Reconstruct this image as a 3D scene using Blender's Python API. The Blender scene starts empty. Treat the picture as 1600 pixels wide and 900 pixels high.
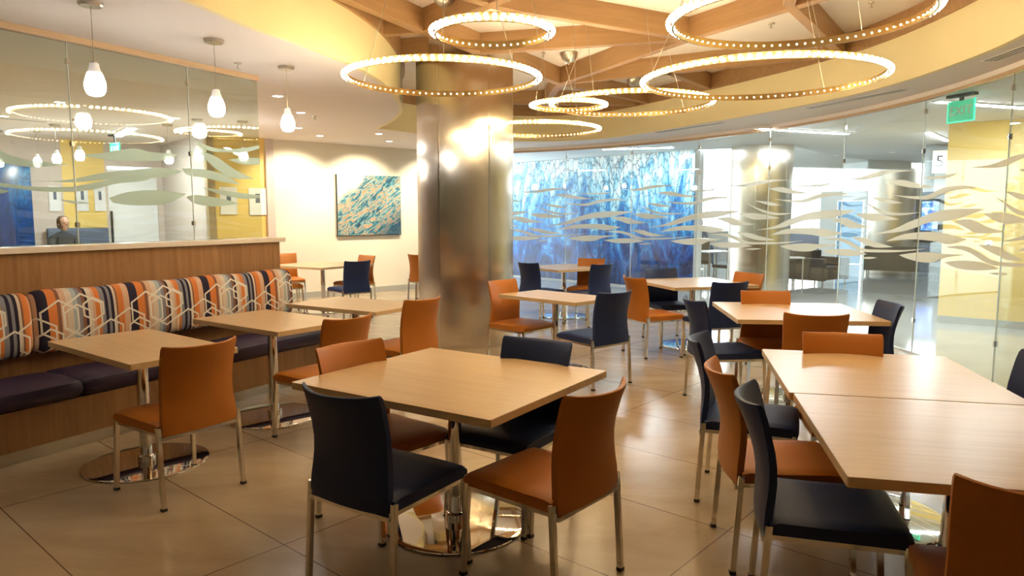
import bpy, bmesh, math, random
from mathutils import Vector, Matrix
random.seed(7)
S = bpy.context.scene
COL = S.collection
R = math.radians

# ------------------------------------------------------------------ camera, world, exposure
cam_data = bpy.data.cameras.new('camera')
cam = bpy.data.objects.new('camera', cam_data)
COL.objects.link(cam)
cam.location = (0, 0, 1.55)
cam.rotation_euler = (R(90) - math.atan((450 - 334) / 1110), 0, 0)
cam_data.sensor_width = 36
cam_data.lens = 36 * 1110 / 1600
cam_data.clip_start = 0.05
S.camera = cam
S.view_settings.view_transform = 'Standard'
S.view_settings.look = 'None'
S.view_settings.gamma = 1
S.view_settings.use_curve_mapping = False
S.view_settings.exposure = 0.58
S.cycles.use_denoising = True
S.cycles.max_bounces = 9
S.cycles.diffuse_bounces = 4
S.cycles.glossy_bounces = 5
S.cycles.transparent_max_bounces = 24
S.cycles.sample_clamp_indirect = 6
S.cycles.caustics_reflective = False
S.cycles.caustics_refractive = False

BULB = 88.0          # emission of the ring bulbs
PENDANT = 40.0
LINEAR = 125.0
DAY = 4.0

W = bpy.data.worlds.new('daylight')
S.world = W
W.use_nodes = True
W.node_tree.nodes['Background'].inputs[0].default_value = (0.86, 0.93, 1.0, 1)
W.node_tree.nodes['Background'].inputs[1].default_value = DAY


def lamp(name, kind, loc, energy, color=(1, 1, 1), size=0.1, rot=None, target=None, spot=None, blend=0.5, size_y=None):
    d = bpy.data.lights.new(name, kind)
    d.energy = energy
    d.color = color
    if kind == 'AREA':
        d.size = size
        if size_y:
            d.shape = 'RECTANGLE'; d.size_y = size_y
    else:
        d.shadow_soft_size = size
    if kind == 'SPOT':
        d.spot_size = spot; d.spot_blend = blend
    o = bpy.data.objects.new(name, d)
    COL.objects.link(o)
    o.location = loc
    if target is not None:
        o.rotation_euler = (Vector(target) - Vector(loc)).to_track_quat('-Z', 'Y').to_euler()
    elif rot:
        o.rotation_euler = rot
    return o


# ------------------------------------------------------------------ materials
class NT:
    def __init__(s, name):
        s.m = bpy.data.materials.new(name)
        s.m.use_nodes = True
        s.t = s.m.node_tree
        s.t.nodes.clear()
        s.out = s.t.nodes.new('ShaderNodeOutputMaterial')

    def n(s, kind, **kw):
        o = s.t.nodes.new('ShaderNode' + kind)
        for k, v in kw.items():
            setattr(o, k, v)
        return o

    def set(s, sock, v):
        if hasattr(v, 'links') or hasattr(v, 'is_linked'):
            s.t.links.new(v, sock)
        elif isinstance(v, (tuple, list)) and sock.type == 'RGBA' and len(v) == 3:
            sock.default_value = (*v, 1)
        else:
            sock.default_value = v

    def math(s, op, a, b=None, c=None, clamp=False):
        o = s.n('Math', operation=op, use_clamp=clamp)
        s.set(o.inputs[0], a)
        if b is not None: s.set(o.inputs[1], b)
        if c is not None: s.set(o.inputs[2], c)
        return o.outputs[0]

    def mix(s, f, a, b, blend='MIX'):
        o = s.n('Mix', data_type='RGBA', blend_type=blend)
        s.set(o.inputs[0], f); s.set(o.inputs[6], a); s.set(o.inputs[7], b)
        return o.outputs[2]

    def coord(s, which='Object', scale=None, rot=None):
        o = s.n('TexCoord').outputs[which]
        if scale or rot:
            m = s.n('Mapping')
            s.set(m.inputs[0], o)
            if scale: m.inputs['Scale'].default_value = scale
            if rot: m.inputs['Rotation'].default_value = rot
            return m.outputs[0]
        return o

    def xyz(s, v):
        o = s.n('SeparateXYZ'); s.set(o.inputs[0], v)
        return o.outputs

    def noise(s, vec, scale, detail=3, rough=0.5, dist=0.0):
        o = s.n('TexNoise'); s.set(o.inputs['Vector'], vec)
        o.inputs['Scale'].default_value = scale; o.inputs['Detail'].default_value = detail
        o.inputs['Roughness'].default_value = rough; o.inputs['Distortion'].default_value = dist
        return o.outputs['Fac']

    def ramp(s, f, stops, interp='LINEAR'):
        o = s.n('ValToRGB'); s.set(o.inputs[0], f)
        cr = o.color_ramp; cr.interpolation = interp
        while len(cr.elements) < len(stops): cr.elements.new(0.5)
        for e, (p, c) in zip(cr.elements, stops):
            e.position = p; e.color = (*c, 1) if len(c) == 3 else c
        return o.outputs[0]

    def bsdf(s, color, rough=0.5, metal=0.0, spec=0.5, **kw):
        b = s.n('BsdfPrincipled')
        s.set(b.inputs['Base Color'], color); s.set(b.inputs['Roughness'], rough)
        s.set(b.inputs['Metallic'], metal); s.set(b.inputs['Specular IOR Level'], spec)
        for k, v in kw.items():
            s.set(b.inputs[k.replace('_', ' ')], v)
        s.t.links.new(b.outputs[0], s.out.inputs[0])
        return b

    def bump(s, b, h, strength=0.2, dist=0.01):
        o = s.n('Bump'); o.inputs['Strength'].default_value = strength; o.inputs['Distance'].default_value = dist
        s.set(o.inputs['Height'], h); s.t.links.new(o.outputs[0], b.inputs['Normal'])


def plain(name, color, rough=0.5, metal=0.0, spec=0.5, var=0.05, scale=3.0, bump=0.0, bscale=60, **kw):
    t = NT(name)
    c = t.coord()
    f = t.noise(c, scale, 3)
    col = t.mix(f, tuple(x * (1 - var) for x in color), tuple(min(1, x * (1 + var)) for x in color))
    b = t.bsdf(col, rough, metal, spec, **kw)
    if bump:
        t.bump(b, t.noise(c, bscale, 2), bump, 0.004)
    return t.m


def emit(name, color, strength):
    t = NT(name)
    e = t.n('Emission'); e.inputs[0].default_value = (*color, 1); e.inputs[1].default_value = strength
    t.t.links.new(e.outputs[0], t.out.inputs[0])
    return t.m


def wood(name, dark, light, axis='x', scale=1.0, rough=0.35, spec=0.4, stretch=14):
    t = NT(name)
    sc = {'x': (1, stretch, stretch), 'y': (stretch, 1, stretch), 'z': (stretch, stretch, 1)}[axis]
    c = t.coord(scale=tuple(v * scale for v in sc))
    f = t.noise(c, 1.6, 5, 0.62, 0.4)
    g = t.noise(t.coord(scale=tuple(v * scale * .25 for v in sc)), 1.0, 2)
    k = t.math('MULTIPLY_ADD', f, 0.7, t.math('MULTIPLY', g, 0.3))
    col = t.ramp(k, [(0.32, dark), (0.68, light)])
    b = t.bsdf(col, rough, 0, spec)
    return t.m


def glass(name, tint, f0, top=0.9):
    t = NT(name)
    lw = t.n('LayerWeight'); lw.inputs['Blend'].default_value = 0.5
    p = t.math('POWER', lw.outputs['Facing'], 5.0)
    f = t.math('MULTIPLY_ADD', p, top, f0, clamp=True)
    tr = t.n('BsdfTransparent'); tr.inputs[0].default_value = (*tint, 1)
    gl = t.n('BsdfGlossy'); gl.inputs['Roughness'].default_value = 0.0
    gl.inputs[0].default_value = (0.95, 1, 0.97, 1)
    m = t.n('MixShader')
    t.set(m.inputs[0], f); t.t.links.new(tr.outputs[0], m.inputs[1]); t.t.links.new(gl.outputs[0], m.inputs[2])
    t.t.links.new(m.outputs[0], t.out.inputs[0])
    return t.m


M = {}
M['cream'] = plain('cream_paint', (0.80, 0.74, 0.60), 0.6, var=0.02)
M['ceil'] = plain('ceiling_paint', (0.88, 0.83, 0.80), 0.7, var=0.015)
M['ceil_grey'] = plain('corridor_ceiling_paint', (0.88, 0.88, 0.86), 0.7, var=0.015)
M['yellow'] = plain('yellow_paint', (0.92, 0.82, 0.50), 0.55, var=0.02)
M['ochre'] = plain('ochre_wall_paint', (0.82, 0.59, 0.18), 0.5, var=0.03)
M['pink'] = plain('warm_grey_paint', (0.62, 0.53, 0.47), 0.6, var=0.02)
M['white'] = plain('white_paint', (0.82, 0.83, 0.82), 0.5, var=0.01)
M['grey'] = plain('grey_paint', (0.42, 0.43, 0.44), 0.5)
M['dark'] = plain('dark_metal', (0.03, 0.03, 0.03), 0.45)
M['black'] = plain('black_rubber', (0.012, 0.012, 0.012), 0.6)
M['chrome'] = plain('chrome', (0.78, 0.76, 0.72), 0.12, 1.0, var=0.02)
M['mirror'] = plain('polished_chrome', (0.80, 0.78, 0.74), 0.035, 1.0, var=0.01)
M['nickel'] = plain('satin_nickel', (0.55, 0.52, 0.46), 0.3, 1.0)
M['gold'] = plain('warm_metal_band', (0.80, 0.60, 0.30), 0.25, 1.0)
M['orange'] = plain('orange_leather', (0.40, 0.132, 0.015), 0.48, 0.0, 0.32, var=0.10, scale=5, bump=0.12, bscale=180)
M['navy'] = plain('navy_leather', (0.012, 0.024, 0.085), 0.5, 0.0, 0.28, var=0.12, scale=5, bump=0.12, bscale=180)
M['plum'] = plain('dark_plum_vinyl', (0.035, 0.021, 0.050), 0.42, 0.0, 0.3, var=0.12, scale=4, bump=0.10, bscale=120)
M['brown'] = plain('brown_upholstery', (0.10, 0.075, 0.055), 0.7, var=0.1)
M['slate'] = plain('slate_upholstery', (0.10, 0.13, 0.20), 0.7, var=0.1)
M['stone'] = plain('cream_stone', (0.72, 0.63, 0.52), 0.18, var=0.10, scale=18)
M['skirting'] = plain('grey_skirting', (0.42, 0.41, 0.36), 0.4)
M['kick'] = plain('brushed_kick_metal', (0.60, 0.57, 0.50), 0.28, 1.0, var=0.1, scale=8)
M['top'] = wood('maple_laminate', (0.52, 0.335, 0.165), (0.64, 0.445, 0.245), 'x', 1.6, 0.28, 0.5)
M['edge'] = wood('maple_edge', (0.55, 0.39, 0.21), (0.66, 0.48, 0.27), 'x', 1.0, 0.35)
M['panel'] = wood('walnut_panel', (0.24, 0.115, 0.045), (0.37, 0.20, 0.085), 'z', 1.2, 0.35)
M['beam'] = wood('beam_wood', (0.33, 0.19, 0.085), (0.45, 0.27, 0.13), 'x', 0.9, 0.45)
M['rail'] = wood('rail_wood', (0.50, 0.34, 0.20), (0.62, 0.44, 0.27), 'x', 1.2, 0.4)
M['glass_left'] = glass('partition_glass', (0.84, 0.89, 0.86), 0.05)
M['glass_right'] = glass('curved_glass', (0.94, 0.97, 0.955), 0.035)
M['glass_win'] = glass('window_glass', (0.96, 0.98, 0.98), 0.03)
M['bulb'] = emit('lit_bulb', (1.0, 0.77, 0.44), BULB)
M['lit_white'] = emit('lit_diffuser', (0.93, 0.97, 1.0), LINEAR)
M['lit_warm'] = emit('lit_downlight', (1.0, 0.93, 0.82), 12)
M['screen'] = None


def frosted(name='frosted_film', col=(0.93, 0.97, 0.94, 1)):
    t = NT(name)
    d = t.n('BsdfDiffuse'); d.inputs[0].default_value = col
    tl = t.n('BsdfTranslucent'); tl.inputs[0].default_value = col
    tr = t.n('BsdfTransparent')
    a = t.n('MixShader'); a.inputs[0].default_value = 0.28
    t.t.links.new(d.outputs[0], a.inputs[1]); t.t.links.new(tl.outputs[0], a.inputs[2])
    b = t.n('MixShader'); b.inputs[0].default_value = 0.14
    t.t.links.new(a.outputs[0], b.inputs[1]); t.t.links.new(tr.outputs[0], b.inputs[2])
    t.t.links.new(b.outputs[0], t.out.inputs[0])
    return t.m


M['film'] = frosted()
M['film_left'] = frosted('frosted_film_green', (0.58, 0.72, 0.63, 1))


def pendant_mat():
    t = NT('frosted_pendant_glass')
    z = t.xyz(t.coord())[2]
    f = t.ramp(t.math('MULTIPLY_ADD', z, 5.0, 0.0), [(0.45, (1, 1, 1)), (0.74, (0.006, 0.006, 0.008))])
    b = t.bsdf((0.9, 0.9, 0.9), 0.25)
    b.inputs['Emission Color'].default_value = (1.0, 0.95, 0.88, 1)
    t.set(b.inputs['Emission Strength'], t.math('MULTIPLY', f, PENDANT))
    return t.m


M['pendant'] = pendant_mat()


def tile_floor():
    t = NT('beige_floor_tile')
    c = t.coord()
    d1 = t.n('VectorMath', operation='DOT_PRODUCT'); t.set(d1.inputs[0], c); d1.inputs[1].default_value = (0.656, 0.7547, 0)
    d2 = t.n('VectorMath', operation='DOT_PRODUCT'); t.set(d2.inputs[0], c); d2.inputs[1].default_value = (0.7547, -0.656, 0)
    u = t.math('DIVIDE', t.math('ADD', d1.outputs['Value'], -0.955 + 30.28), 0.757)
    v = t.math('DIVIDE', t.math('ADD', d2.outputs['Value'], 2.91 + 30.28), 1.514)

    def line(x, w):
        fr = t.math('FRACT', x)
        e = t.math('MINIMUM', fr, t.math('SUBTRACT', 1.0, fr))
        return t.math('LESS_THAN', e, w)
    g = t.math('MAXIMUM', line(u, 0.0035 / 0.757), line(v, 0.0035 / 1.514))
    cell = t.n('CombineXYZ'); t.set(cell.inputs[0], t.math('FLOOR', u)); t.set(cell.inputs[1], t.math('FLOOR', v))
    wn = t.n('TexWhiteNoise', noise_dimensions='2D'); t.set(wn.inputs['Vector'], cell.outputs[0])
    k = t.noise(t.coord(scale=(1, 2.2, 1), rot=(0, 0, R(41))), 1.3, 5, 0.6, 0.6)
    k2 = t.math('MULTIPLY_ADD', wn.outputs['Value'], 0.10, k)
    col = t.ramp(k2, [(0.36, (0.33, 0.235, 0.14)), (0.72, (0.445, 0.34, 0.22))])
    col = t.mix(g, col, (0.15, 0.095, 0.06))
    rough = t.math('MULTIPLY_ADD', k, 0.12, 0.16)
    t.bsdf(col, rough, 0, 0.5)
    return t.m


def grey_floor():
    t = NT('polished_terrazzo')
    c = t.coord()
    k = t.noise(c, 0.8, 4)
    sp = t.noise(c, 90, 2)
    col = t.ramp(t.math('MULTIPLY_ADD', sp, 0.25, t.math('MULTIPLY', k, 0.75)), [(0.35, (0.40, 0.41, 0.40)), (0.65, (0.52, 0.53, 0.51))])
    t.bsdf(col, 0.07, 0, 0.7)
    return t.m


M['tile'] = tile_floor()
M['terrazzo'] = grey_floor()


def stainless():
    t = NT('brushed_stainless')
    c = t.coord(scale=(1, 1, .04))
    k = t.noise(c, 9.0, 4)
    big = t.noise(t.coord(scale=(1, 1, .35)), 1.6, 3)
    col = t.ramp(big, [(0.3, (0.66, 0.60, 0.52)), (0.7, (0.84, 0.79, 0.71))])
    r = t.math('MULTIPLY_ADD', k, 0.05, 0.225)
    b = t.bsdf(col, r, 1.0)
    b.inputs['Anisotropic'].default_value = 1.0
    tg = t.n('Tangent'); tg.direction_type = 'RADIAL'; tg.axis = 'Z'
    t.t.links.new(tg.outputs[0], b.inputs['Tangent'])
    return t.m


M['steel'] = stainless()


def hex_fabric():
    t = NT('striped_hexagon_fabric')
    x, y, z = t.xyz(t.coord())[:3]
    P = 0.66
    f = t.math('FRACT', t.math('DIVIDE', t.math('ADD', x, 13.2 + 0.05), P))
    O, Pc, Nv, Cr, G, Br, Lb = (0.62, 0.20, 0.055), (0.60, 0.38, 0.26), (0.022, 0.017, 0.035), (0.62, 0.52, 0.42), (0.22, 0.22, 0.25), (0.22, 0.10, 0.06), (0.36, 0.42, 0.46)
    st = [(0, O), (.07, Pc), (.14, Nv), (.24, O), (.33, Br), (.37, Pc), (.43, Cr), (.50, Lb), (.55, G), (.59, Br), (.63, Nv), (.66, Cr), (.71, Pc), (.74, O), (.80, G), (.85, Nv), (.885, G), (.915, Nv), (.95, Cr), (.98, Br)]
    col = t.ramp(f, st, 'CONSTANT')
    hexes = [(.72, .86, .080), (.60, .82, .150), (.13, .70, .130), (.355, .80, .140), (.54, .80, .10), (.90, .66, .105), (.25, .66, .09)]
    m = None
    for fx, cz, Rr in hexes:
        cx = fx * P
        dx = t.math('SUBTRACT', t.math('MODULO', t.math('ADD', x, 13.2 + 0.05 - cx + P / 2), P), P / 2)
        ax = t.math('ABSOLUTE', dx)
        az = t.math('ABSOLUTE', t.math('SUBTRACT', z, cz))
        d = t.math('MAXIMUM', ax, t.math('MULTIPLY_ADD', az, 0.866, t.math('MULTIPLY', ax, 0.5)))
        e = t.math('LESS_THAN', t.math('ABSOLUTE', t.math('SUBTRACT', d, Rr * 0.9)), 0.0062)
        m = e if m is None else t.math('MAXIMUM', m, e)
    col = t.mix(m, col, (0.72, 0.68, 0.60))
    b = t.bsdf(col, 0.8, 0, 0.2)
    t.bump(b, t.noise(t.coord(), 250, 2), 0.15, 0.003)
    return t.m


M['hex'] = hex_fabric()


def mural_mat(name='blue_ice_mural', dark=False):
    t = NT(name)
    c = t.coord()
    x, y, z = t.xyz(c)[:3]
    wv = t.n('TexNoise'); t.set(wv.inputs['Vector'], t.coord(scale=(1.6, 1.6, 0.55)))
    wv.inputs['Scale'].default_value = 1.3; wv.inputs['Detail'].default_value = 8; wv.inputs['Roughness'].default_value = 0.68; wv.inputs['Distortion'].default_value = 2.6
    vo = t.n('TexVoronoi', feature='DISTANCE_TO_EDGE')
    vm = t.n('Vector' + 'Math', operation='MULTIPLY_ADD')
    t.set(vm.inputs[0], wv.outputs['Color']); vm.inputs[1].default_value = (.6, .6, .6); t.set(vm.inputs[2], t.coord(scale=(2.6, 2.6, 1.1)))
    t.set(vo.inputs['Vector'], vm.outputs[0]); vo.inputs['Scale'].default_value = 3.4
    crack = t.ramp(vo.outputs['Distance'], [(0.0, (0, 0, 0)), (0.085, (1, 1, 1))])
    h = t.math('MULTIPLY_ADD', z, 0.30, t.math('MULTIPLY_ADD', wv.outputs['Fac'], 1.7, -0.86))  # paler with height: glare near the top is painted into the ice colours
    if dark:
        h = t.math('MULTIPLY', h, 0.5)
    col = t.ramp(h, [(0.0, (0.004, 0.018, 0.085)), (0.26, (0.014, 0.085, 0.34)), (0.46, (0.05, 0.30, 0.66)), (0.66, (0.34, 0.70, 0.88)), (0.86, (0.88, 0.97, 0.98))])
    col = t.mix(t.math('MULTIPLY', t.math('SUBTRACT', 1.0, crack), 0.9), col, (0.01, 0.06, 0.16))
    t.bsdf(col, 0.12, 0, 0.5)
    return t.m


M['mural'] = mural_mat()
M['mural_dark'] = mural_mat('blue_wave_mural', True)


def painting_mat():
    t = NT('abstract_painting')
    c = t.coord(scale=(1.0, 1.0, 1.0), rot=(0, R(35), 0))
    w1 = t.n('TexNoise'); m = t.n('Mapping'); t.set(m.inputs[0], c); m.inputs['Scale'].default_value = (2.6, 1, 9.5)
    t.set(w1.inputs['Vector'], m.outputs[0]); w1.inputs['Scale'].default_value = 1.4; w1.inputs['Detail'].default_value = 7
    w1.inputs['Roughness'].default_value = 0.7; w1.inputs['Distortion'].default_value = 1.4
    f = w1.outputs['Fac']
    col = t.ramp(f, [(0.34, (0.008, 0.035, 0.08)), (0.45, (0.02, 0.14, 0.20)), (0.50, (0.16, 0.40, 0.42)), (0.524, (0.40, 0.46, 0.38)), (0.536, (0.62, 0.20, 0.04)), (0.562, (0.72, 0.36, 0.15)), (0.590, (0.05, 0.15, 0.12)), (0.63, (0.10, 0.34, 0.36)), (0.68, (0.06, 0.24, 0.50))])
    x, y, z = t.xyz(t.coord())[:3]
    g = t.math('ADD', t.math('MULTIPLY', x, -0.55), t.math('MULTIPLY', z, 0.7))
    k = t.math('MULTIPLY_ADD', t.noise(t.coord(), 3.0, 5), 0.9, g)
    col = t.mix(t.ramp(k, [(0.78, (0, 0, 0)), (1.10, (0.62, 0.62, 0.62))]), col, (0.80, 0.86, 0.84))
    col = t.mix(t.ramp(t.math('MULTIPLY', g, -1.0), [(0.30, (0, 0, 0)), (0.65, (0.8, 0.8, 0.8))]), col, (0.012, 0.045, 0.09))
    b = t.bsdf(col, 0.45)
    t.bump(b, f, 0.5, 0.02)
    return t.m


M['painting'] = painting_mat()


# ------------------------------------------------------------------ geometry helpers
def link(name, me, mat=None, parent=None, smooth=False, **props):
    if mat is not None:
        for m_ in (mat if isinstance(mat, (list, tuple)) else [mat]):
            me.materials.append(M[m_] if isinstance(m_, str) else m_)
    o = bpy.data.objects.new(name, me)
    COL.objects.link(o)
    if parent is not None: o.parent = parent
    if smooth:
        for p in me.polygons: p.use_smooth = True
    for k, v in props.items(): o[k] = v
    return o


def bm_obj(name, bm, mat=None, parent=None, smooth=False, **props):
    me = bpy.data.meshes.new(name)
    bmesh.ops.recalc_face_normals(bm, faces=bm.faces)
    bm.to_mesh(me); bm.free()
    return link(name, me, mat, parent, smooth, **props)


def box(bm, lo, hi, mat=0, mtx=None):
    x0, y0, z0 = lo; x1, y1, z1 = hi
    vs = [bm.verts.new(p) for p in ((x0, y0, z0), (x1, y0, z0), (x1, y1, z0), (x0, y1, z0), (x0, y0, z1), (x1, y0, z1), (x1, y1, z1), (x0, y1, z1))]
    if mtx: bmesh.ops.transform(bm, matrix=mtx, verts=vs)
    fs = []
    for q in ((0, 3, 2, 1), (4, 5, 6, 7), (0, 1, 5, 4), (1, 2, 6, 5), (2, 3, 7, 6), (3, 0, 4, 7)):
        f = bm.faces.new([vs[i] for i in q]); f.material_index = mat; fs.append(f)
    return vs, fs


def bbox_obj(name, lo, hi, mat, parent=None, bevel=0.0, seg=2, smooth=False, **props):
    bm = bmesh.new(); box(bm, lo, hi)
    if bevel:
        bmesh.ops.bevel(bm, geom=list(bm.edges), offset=bevel, segments=seg, affect='EDGES', profile=0.6)
    return bm_obj(name, bm, mat, parent, smooth, **props)


def tube(bm, pts, r, seg=8, cap=True):
    pts = [Vector(p) for p in pts]
    rings = []
    for i, p in enumerate(pts):
        a = pts[max(i - 1, 0)]; b = pts[min(i + 1, len(pts) - 1)]
        d = (b - a).normalized()
        up = Vector((0, 0, 1)) if abs(d.z) < 0.9 else Vector((1, 0, 0))
        u = d.cross(up).normalized(); v = d.cross(u).normalized()
        rr = r[i] if isinstance(r, (list, tuple)) else r
        rings.append([bm.verts.new(p + rr * (u * math.cos(2 * math.pi * k / seg) + v * math.sin(2 * math.pi * k / seg))) for k in range(seg)])
    for a, b in zip(rings, rings[1:]):
        for k in range(seg):
            bm.faces.new((a[k], a[(k + 1) % seg], b[(k + 1) % seg], b[k]))
    if cap:
        bm.faces.new(rings[0][::-1]); bm.faces.new(rings[-1])


def lathe(bm, prof, seg=32, centre=(0, 0), mat=0):
    rings = []
    for r, z in prof:
        if r < 1e-5:
            rings.append([bm.verts.new((centre[0], centre[1], z))])
        else:
            rings.append([bm.verts.new((centre[0] + r * math.cos(2 * math.pi * k / seg), centre[1] + r * math.sin(2 * math.pi * k / seg), z)) for k in range(seg)])
    for a, b in zip(rings, rings[1:]):
        for k in range(seg):
            k2 = (k + 1) % seg
            if len(a) == 1 and len(b) == 1: continue
            if len(a) == 1: f = bm.faces.new((a[0], b[k], b[k2]))
            elif len(b) == 1: f = bm.faces.new((a[k], b[0], a[k2]))
            else: f = bm.faces.new((a[k], b[k], b[k2], a[k2]))
            f.material_index = mat


def lathe_obj(name, prof, mat, parent=None, seg=32, smooth=True, **props):
    bm = bmesh.new(); lathe(bm, prof, seg)
    o = bm_obj(name, bm, mat, parent, smooth, **props)
    if smooth: sharp(o)
    return o


def sharp(o, ang=38):
    me = o.data
    for p in me.polygons: p.use_smooth = True
    try:
        me.set_sharp_from_angle(angle=R(ang))
    except Exception:
        pass


def prism(bm, poly, z0, z1, mat=0):
    a = [bm.verts.new((x, y, z0)) for x, y in poly]
    b = [bm.verts.new((x, y, z1)) for x, y in poly]
    n = len(poly)
    fs = [bm.faces.new(a[::-1]), bm.faces.new(b)]
    for i in range(n):
        fs.append(bm.faces.new((a[i], a[(i + 1) % n], b[(i + 1) % n], b[i])))
    for f in fs: f.material_index = mat
    return fs


def flat_with_hole(name, outer, holes, z, mat, down=True, thick=0.06, **props):
    """a slab with holes in it"""
    cu = bpy.data.curves.new(name, 'CURVE'); cu.dimensions = '2D'; cu.fill_mode = 'BOTH'
    for loop in [outer] + holes:
        sp = cu.splines.new('POLY'); sp.points.add(len(loop) - 1); sp.use_cyclic_u = True
        for p, (x, y) in zip(sp.points, loop): p.co = (x, y, 0, 1)
    tmp = bpy.data.objects.new('tmp', cu); COL.objects.link(tmp)
    dg = bpy.context.evaluated_depsgraph_get(); dg.update()
    me = bpy.data.meshes.new_from_object(tmp.evaluated_get(dg))
    bpy.data.objects.remove(tmp)
    bm = bmesh.new(); bm.from_mesh(me)
    bmesh.ops.remove_doubles(bm, verts=bm.verts, dist=1e-4)
    for v in bm.verts: v.co.z = z
    ext = bmesh.ops.extrude_face_region(bm, geom=list(bm.faces))
    for g in ext['geom']:
        if isinstance(g, bmesh.types.BMVert): g.co.z += thick if down else -thick
    return bm_obj(name, bm, mat, None, False, **props)


def catmull(P, n=8, closed=False):
    out = []; N = len(P)
    rng = range(N if closed else N - 1)
    for i in rng:
        p0 = P[(i - 1) % N] if closed or i > 0 else P[0]
        p1 = P[i]; p2 = P[(i + 1) % N]
        p3 = P[(i + 2) % N] if closed or i + 2 < N else P[-1]
        for k in range(n):
            t = k / n
            out.append(tuple(0.5 * (2 * b + (c - a) * t + (2 * a - 5 * b + 4 * c - d) * t * t + (3 * b - a - 3 * c + d) * t ** 3) for a, b, c, d in zip(p0, p1, p2, p3)))
    if not closed: out.append(tuple(P[-1]))
    return out


def thing(name, label, cat, loc=(0, 0, 0), rz=0.0, group=None):
    o = bpy.data.objects.new(name, None); COL.objects.link(o)
    o.empty_display_size = 0.1
    o.location = loc; o.rotation_euler = (0, 0, rz)
    o['label'] = label; o['category'] = cat
    if group: o['group'] = group
    return o


def tag(o, label, cat, group=None):
    o['label'] = label; o['category'] = cat
    if group: o['group'] = group
    return o


def dup(src, loc, rz=0.0, label=None, swap=None):
    r = src.copy(); COL.objects.link(r); r.location = loc; r.rotation_euler = (0, 0, rz)
    if label: r['label'] = label
    for ch in list(src.children):
        c = ch.copy(); COL.objects.link(c); c.parent = r
        if swap and ch.data in swap: c.data = swap[ch.data]
        for g in ch.children:
            d = g.copy(); COL.objects.link(d); d.parent = c
    return r


# ------------------------------------------------------------------ the setting: plan
CX, CY, RR = -3.355, 7.506, 7.82          # the curved glass wall


def arc(s, r=RR):
    a = s / RR
    return (CX + r * math.sin(a), CY + r * math.cos(a))


S0, S1 = 1.76, 15.10                      # where the curve starts (painting wall) and ends (right)
arc_pts = [arc(S0 + (S1 - S0) * i / 60) for i in range(61)]
ZI, ZC, ZR, ZT = 2.85, 2.80, 3.30, 3.52
end_x = arc_pts[-1][0]

# floors
inner_floor = [(-14, -4)] + [(end_x, -4)] + arc_pts[::-1] + [(-14, 15.18)]
bm = bmesh.new(); prism(bm, inner_floor, -0.12, 0.0)
bm_obj('floor', bm, 'tile', kind='structure')
bm = bmesh.new(); prism(bm, arc_pts + [(end_x, -4), (22, -4), (22, 33), (-2, 33), (-2, 15.4)], -0.12, 0.0)
bm_obj('floor_corridor', bm, 'terrazzo', kind='structure')

# recess in the ceiling
recess_a = [(-2.9, 1.4), (-2.62, 2.5), (-2.32, 3.5), (-1.99, 4.5), (-1.81, 5.18), (-1.6, 5.7), (-1.39, 6.45), (-1.28, 7.29), (-1.29, 8.4), (-1.42, 9.37), (-1.72, 10.35), (-2.044, 11.1)]
recess_b = [(-2.044, 11.1), (-1.535, 11.75), (-0.7, 12.55), (0.035, 13.0), (0.9, 12.98), (1.77, 12.3), (2.865, 10.2), (3.58, 8.52), (3.84, 7.36), (3.84, 6.07), (3.66, 5.1), (3.3, 4.0), (2.8, 2.8), (2.1, 1.6), (1.0, .6), (-0.6, 0.2), (-2.1, 0.4), (-2.9, 1.4)]
rec = catmull(recess_a, 6)[:-1] + catmull(recess_b, 6)[:-1]
cx0 = sum(p[0] for p in rec) / len(rec); cy0 = sum(p[1] for p in rec) / len(rec)


def offset_loop(loop, d):
    n = len(loop); out = []
    for i in range(n):
        a = Vector(loop[i - 1]); b = Vector(loop[(i + 1) % n]); t_ = (b - a).normalized()
        out.append((loop[i][0] + t_.y * d * SGN, loop[i][1] - t_.x * d * SGN))
    return out


area = sum(a[0] * b[1] - b[0] * a[1] for a, b in zip(rec, rec[1:] + rec[:1]))
SGN = 1 if area > 0 else -1
rec_out = offset_loop(rec, 0.05)
rec_in = offset_loop(rec, -0.03)

inner_ceil = [(-14, -4), (end_x + .02, -4)] + [arc(S0 + (S1 - S0) * i / 60, RR + 0.03) for i in range(61)][::-1] + [(-14, 15.2)]
flat_with_hole('ceiling', inner_ceil, [rec_out], ZI, 'ceil', kind='structure')
flat_with_hole('ceiling_recess', offset_loop(rec, 0.12), [], ZT, 'ceil', kind='structure')


def band(name, inner, outer, z0, z1, mat):
    bm = bmesh.new(); n = len(inner)
    L = [[bm.verts.new((x, y, z)) for x, y in loop] for loop, z in ((inner, z0), (inner, z1), (outer, z1), (outer, z0))]
    for k in range(4):
        a, b = L[k], L[(k + 1) % 4]
        for i in range(n):
            j = (i + 1) % n
            bm.faces.new((a[i], a[j], b[j], b[i]))
    o = bm_obj(name, bm, mat, kind='structure'); sharp(o, 30); return o


band('ceiling_fascia', rec, rec_out, ZI, ZR, 'yellow')
band('trim_1', rec_in, rec_out, ZR, ZT, 'beam')

# corridor ceiling, atrium beyond
edge = [(3.72, 14.00), (5.16, 13.36), (7.27, 15.9), (12.0, 18.9), (22, 22)]
out_ceil = arc_pts + [(end_x, -4), (22, -4)] + edge[::-1] + [(0.2, 17.7), (-2.0, 17.0), (-2.0, 15.25)]
bm = bmesh.new(); prism(bm, out_ceil, ZC, ZC + .05)
bm_obj('ceiling_corridor', bm, 'ceil_grey', kind='structure')
bm = bmesh.new(); prism(bm, [(3.4, 13.0), (22.2, 13.0), (22.2, 33.2), (3.4, 33.2)], 6.0, 6.1)
bm_obj('ceiling_atrium', bm, 'white', kind='structure')


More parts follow.
